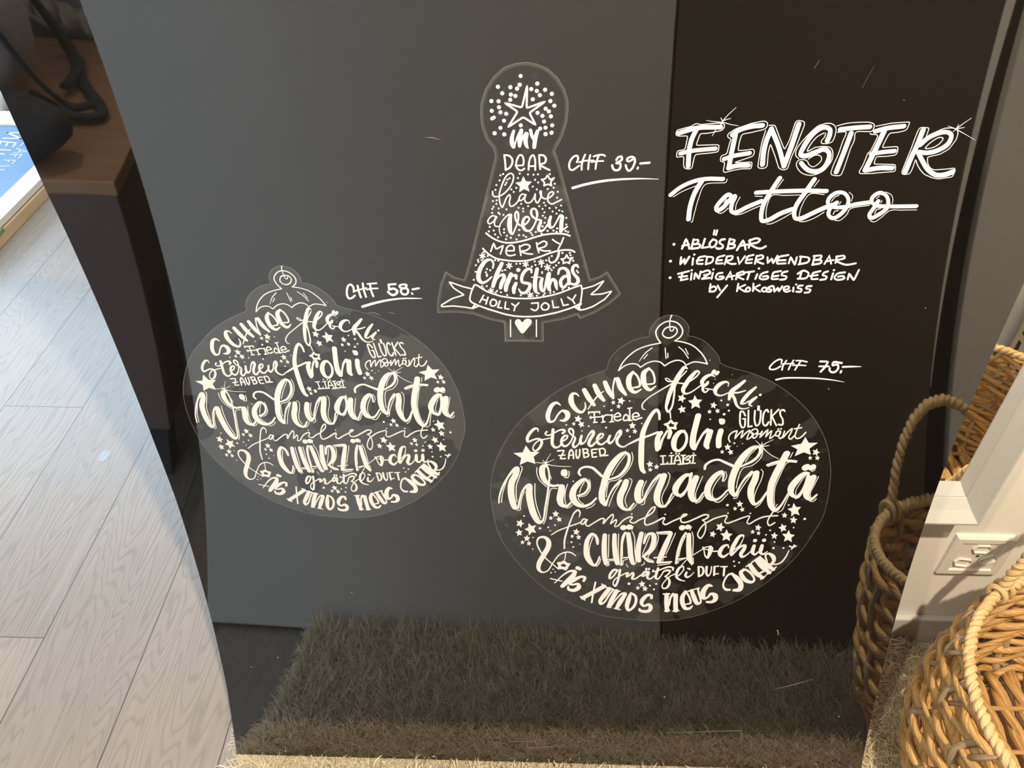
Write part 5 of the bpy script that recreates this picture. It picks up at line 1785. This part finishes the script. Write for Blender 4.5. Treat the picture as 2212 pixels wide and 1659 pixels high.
def handle(a0, a1, height, out):
    q = 0.5 - 0.5 * np.cos(np.linspace(0, np.pi, 60))
    A = a0 + (a1 - a0) * q
    r = 0.191 + out * np.sin(np.pi * q)
    C = np.stack([BX + r * np.cos(A), BY + r * np.sin(A), 0.246 + height * np.sin(np.pi * np.clip(q, 0, 1)) ** 0.5], 1)
    h = MB()
    rope(h, C, 0.0029, 0.0043, 0.0195, 2, False, 8, step=0.0018, jitter=0.12)
    # the ends are wound round the rim
    for e in (0, -1):
        c = C[e] + np.array((0, 0, 0.007))
        rad = np.array((c[0] - BX, c[1] - BY, 0))
        rad /= np.linalg.norm(rad)
        tan = np.array((-rad[1], rad[0], 0))
        for w_ in (-0.011, 0.004):
            B_ = np.linspace(0, 2 * np.pi, 20, endpoint=False)
            ring = c + tan * w_ + 0.0105 * (np.cos(B_)[:, None] * rad + np.sin(B_)[:, None] * np.array((0, 0, 1)))
            h.tube(ring, 0.0036, sides=7, closed=True, up=tuple(tan))
    o = h.build('rope_handle', M['straw_pale'], t)
    return o


handle(R(124), R(72), 0.12, 0.0)
handle(R(-126), R(-66), 0.115, 0.010)

# ------------------------------------------------------------------ what the panel mirrors: counter, bench and the things on it
t = thing('sales_counter', (0.08, -0.2, 0.0), 'counter with one pale and one shade-darkened front facing the black panel', 'counter')
box('body', (-0.585, -0.55, 0.0), (0.750, 0.040, 0.82), M['counter_shaded'], t)  # dark sides carry the shade of the gap in their colour
d1 = box('door', (-0.590, 0.040, 0.003), (0.2585, 0.058, 0.818), M['counter'], t, 0.0015)
d2 = box('door', (0.2635, 0.040, 0.003), (0.7520, 0.058, 0.818), M['counter_shaded'], t, 0.0015)  # light falloff towards the right put into this door's colour
d2['label'] = 'door with its shade painted dark brown'
mesh('door_edge', [(0.7520, 0.041, 0.30), (0.7520, 0.0585, 0.30), (0.7520, 0.0585, 0.818), (0.7520, 0.041, 0.818), (0.7525, 0.0585, 0.30), (0.768, 0.0585, 0.818), (0.768, 0.041, 0.818)], [(1, 4, 5, 2), (2, 5, 6, 3), (4, 0, 3, 6, 5), (0, 4, 1), (0, 1, 2, 3)], M['counter_pale'], t)['label'] = 'pale door edge'
box('worktop', (-0.597, -0.56, 0.82), (0.758, 0.062, 0.85), M['counter'], t, 0.002)

t = thing('bench', (-1.3, -0.45, 0.0), 'low brown wooden bench with a dark front panel beside the counter', 'bench')
box('seat', (-1.90, -0.745, 0.38), (-0.755, -0.195, 0.40), M['bench_wood'], t, 0.002)
box('front_panel', (-1.88, -0.215, 0.065), (-0.760, -0.200, 0.38), M['bench_front'], t, 0.002)
box('side_panel', (-0.775, -0.74, 0.065), (-0.760, -0.215, 0.38), M['bench_front'], t, 0.002)
for x in (-1.84, -0.80):
    for y in (-0.70, -0.25):
        box('leg', (x - 0.02, y - 0.02, 0.0), (x + 0.02, y + 0.02, 0.066), M['black_fabric'], t)


def blob(name, c, r, m, parent=None, noise=0.0, seg=24, power=2.0):
    bm = bmesh.new()
    bmesh.ops.create_uvsphere(bm, u_segments=seg, v_segments=seg // 2 + 4, radius=1)
    for v in bm.verts:
        p = v.co
        f = (abs(p.x) ** power + abs(p.y) ** power + abs(p.z) ** power) ** (-1 / power)
        k = 1 + noise * (math.sin(p.x * 5 + c[0] * 9) * math.cos(p.z * 4) + 0.5 * math.sin(p.y * 9 + p.z * 6))
        v.co = Vector([c[i] + p[i] * f * r[i] * k for i in range(3)])
    return bm_mesh(name, bm, m, parent, True)


t = thing('backpack', (-1.15, -0.42, 0.402), 'grey backpack with black straps lying on the brown bench', 'bag')
blob('bag_body', (-1.165, -0.44, 0.545), (0.225, 0.13, 0.14), M['bag_grey'], t, 0.03, power=2.8)
blob('bag_base', (-0.975, -0.262, 0.447), (0.135, 0.050, 0.042), M['black_fabric'], t, 0.05, power=2.6)
mb = MB()
for path in (((-1.06, -0.56, 0.60), (-0.99, -0.62, 0.52), (-0.95, -0.62, 0.44), (-0.92, -0.56, 0.408), (-0.885, -0.50, 0.408), (-0.845, -0.44, 0.408), (-0.835, -0.405, 0.409), (-0.88, -0.395, 0.409), (-0.96, -0.40, 0.44)),
             ((-1.02, -0.66, 0.52), (-0.98, -0.67, 0.42), (-0.93, -0.60, 0.415), (-0.925, -0.53, 0.416), (-0.93, -0.49, 0.416)),
             ((-0.96, -0.36, 0.56), (-0.935, -0.39, 0.47), (-0.90, -0.42, 0.415), (-0.85, -0.42, 0.418))):
    P = catmull(np.array([(*p,) for p in path]), 8)
    mb.tube(P, 0.0125, sides=6, flat=0.4)
mb.build('strap', M['black_fabric'], t)

t = thing('armchair', (-1.15, -0.95, 0.0), 'dark armchair with a sheepskin and grey cushion behind the bench', 'armchair')
box('base', (-1.75, -1.35, 0.0), (-0.82, -0.77, 0.355), M['black_fabric'], t, 0.02)
mb = MB()
q = np.linspace(0, 1, 40)
mb.tube(np.stack([-1.16 + 0.34 * q, -0.785 + 0.006 * np.sin(q * 40), 0.470 - 0.092 * q], 1), 0.022 * (1 + 0.18 * np.sin(q * 55) + 0.12 * np.sin(q * 23)), sides=12)
mb.build('sheepskin', M['fleece'], t)
blob('cushion', (-0.96, -0.87, 0.49), (0.19, 0.075, 0.13), M['cushion'], t, 0.03, power=3)
box('backrest', (-1.75, -1.50, 0.0), (-0.86, -1.35, 0.80), M['black_fabric'], t, 0.03)

t = thing('handbag', (-0.68, -0.35, 0.0), 'dark leather handbag with a red-brown handle standing between bench and counter', 'bag')
blob('bag_body', (-0.672, -0.35, 0.155), (0.072, 0.13, 0.155), M['leather'], t, 0.04, power=3.2)
mb = MB()
P = catmull(np.array([(-0.66, -0.27, 0.27), (-0.685, -0.25, 0.34), (-0.70, -0.30, 0.40), (-0.685, -0.36, 0.36), (-0.67, -0.40, 0.29)]), 8)
mb.tube(P, 0.011, sides=8)
mb.build('handle', M['leather_red'], t)

# further counter front to the right, behind a narrow gap, its shade painted on the bodies
t = thing('side_counter', (1.5, -0.2, 0.0), 'pale counter front continuing right of the shade-darkened counter door', 'counter')
box('body', (0.800, -0.55, 0.0), (2.6, 0.030, 0.82), M['counter_shaded'], t)
box('door', (0.800, 0.030, 0.003), (1.60, 0.048, 0.818), M['counter_pale'], t, 0.0015)
box('door', (1.605, 0.030, 0.003), (2.60, 0.048, 0.818), M['counter_pale'], t, 0.0015)
box('worktop', (0.800, -0.56, 0.82), (2.61, 0.052, 0.85), M['counter_pale'], t, 0.002)

# pale slotted hamper in front of it, seen in the wall mirror
t = thing('rattan_hamper', (1.16, 0.12, 0.0), 'pale rattan hamper with dark slots beside the woven basket', 'hamper')
box('hamper_body', (0.955, 0.068, 0.0), (1.36, 0.180, 0.36), M['rattan'], t, 0.006)
for cx_ in (0.985, 1.04, 1.095, 1.15):
    for k in range(8):
        box('slot', (cx_ - 0.0045, 0.1785, 0.03 + 0.038 * k), (cx_ + 0.0045, 0.1812, 0.052 + 0.038 * k), M['dark_hole'], t)
for cy_ in (0.092, 0.124, 0.156):
    for k in range(8):
        box('slot', (0.9538, cy_ - 0.0045, 0.03 + 0.038 * k), (0.9565, cy_ + 0.0045, 0.052 + 0.038 * k), M['dark_hole'], t)

# ------------------------------------------------------------------ framed board lying on the floor by the window
t = thing('framed_board', (-1.75, 2.0, 0.0), 'blue lettered board in a pale wooden frame lying on the oak floor', 'sign')
bx0, bx1, by0, by1, bz = -2.3, -1.36, 1.40, 2.47, 0.055
box('board', (bx0 + 0.04, by0 + 0.04, 0.030), (bx1 - 0.04, by1 - 0.04, bz - 0.006), M['chalkboard'], t)
for lo, hi in (((bx1 - 0.058, by0, 0.036), (bx1, by1, bz)), ((bx0, by0, 0.036), (bx0 + 0.058, by1, bz)),
               ((bx0 + 0.058, by1 - 0.10, 0.036), (bx1 - 0.058, by1, bz)), ((bx0 + 0.058, by0, 0.036), (bx1 - 0.058, by0 + 0.10, bz))):
    box('frame_rail', lo, hi, M['oak_pale'], t, 0.002)
for lo, hi in (((bx1 - 0.045, by0, 0.0), (bx1 + 0.004, by1, 0.033)), ((bx0, by0, 0.0), (bx0 + 0.05, by1, 0.033))):
    o = box('skirt_rail', lo, hi, M['oak'], t, 0.002)
    o['label'] = 'honey-coloured lower rail'
box('felt_pad', (bx1 + 0.002, 1.70, 0.028), (bx1 + 0.007, 1.78, 0.038), M['felt'], t)

mb = MB()
for w_, P in (
    (0.0068, [(-1.6097, 2.3196), (-1.5762, 2.3205)]),
    (0.0068, [(-1.6033, 2.2808), (-1.5488, 2.2796)]),
    (0.0068, [(-1.6097, 2.3196), (-1.5488, 2.2796)]),
    (0.0062, [(-1.6018, 2.259), (-1.5455, 2.2487)]),
    (0.0057, [(-1.5967, 2.2538), (-1.5917, 2.2324)]),
    (0.0057, [(-1.5737, 2.2506), (-1.5681, 2.2277)]),
    (0.0057, [(-1.547, 2.247), (-1.5453, 2.2246)]),
    (0.0057, [(-1.5782, 2.2037), (-1.541, 2.1995)]),
    (0.0057, [(-1.565, 2.1781), (-1.5459, 2.1725)]),
    (0.0034, [(-1.5289, 2.2129), (-1.4888, 2.1931), (-1.5251, 2.1818)]),
    (0.0034, [(-1.5124, 2.2055), (-1.5092, 2.1848)]),
    (0.0034, [(-1.528, 2.1714), (-1.4904, 2.175)]),
    (0.0034, [(-1.4916, 2.175), (-1.4917, 2.1495)]),
    (0.0034, [(-1.5075, 2.172), (-1.5064, 2.1582)]),
    (0.0034, [(-1.5274, 2.136), (-1.49, 2.1345)]),
    (0.0034, [(-1.4912, 2.1345), (-1.4938, 2.1145)]),
    (0.0034, [(-1.5086, 2.135), (-1.5099, 2.124)]),
    (0.0034, [(-1.5209, 2.0966), (-1.4932, 2.0998)]),
    (0.0034, [(-1.5143, 2.0749), (-1.4944, 2.0755)]),
    (0.0034, [(-1.5262, 2.2289), (-1.5261, 2.2503)]),
):
    v, f = ribbon(np.column_stack([np.array(P), np.full(len(P), w_ / 2)]))
    mb.add(np.column_stack([v, np.full(len(v), bz - 0.0055)]), f)
mb.build('board_lettering', M['chalk'], t, False)


t = thing('side_table', (-1.72, 2.62, 0.0), 'white side table leg with a round foot beyond the lettered board', 'table')
bm = bmesh.new()
bmesh.ops.create_uvsphere(bm, u_segments=20, v_segments=12, radius=0.04, matrix=Matrix.Translation((-1.755, 2.60, 0.040)))
bm_mesh('foot', bm, M['frame_white'], t, True)
mb = MB()
mb.tube([(-1.755, 2.60, 0.06), (-1.755, 2.60, 0.55)], 0.018, sides=14)
mb.build('leg', M['frame_white'], t)
box('table_top', (-2.05, 2.35, 0.55), (-1.45, 2.95, 0.58), M['frame_white'], t, 0.004)
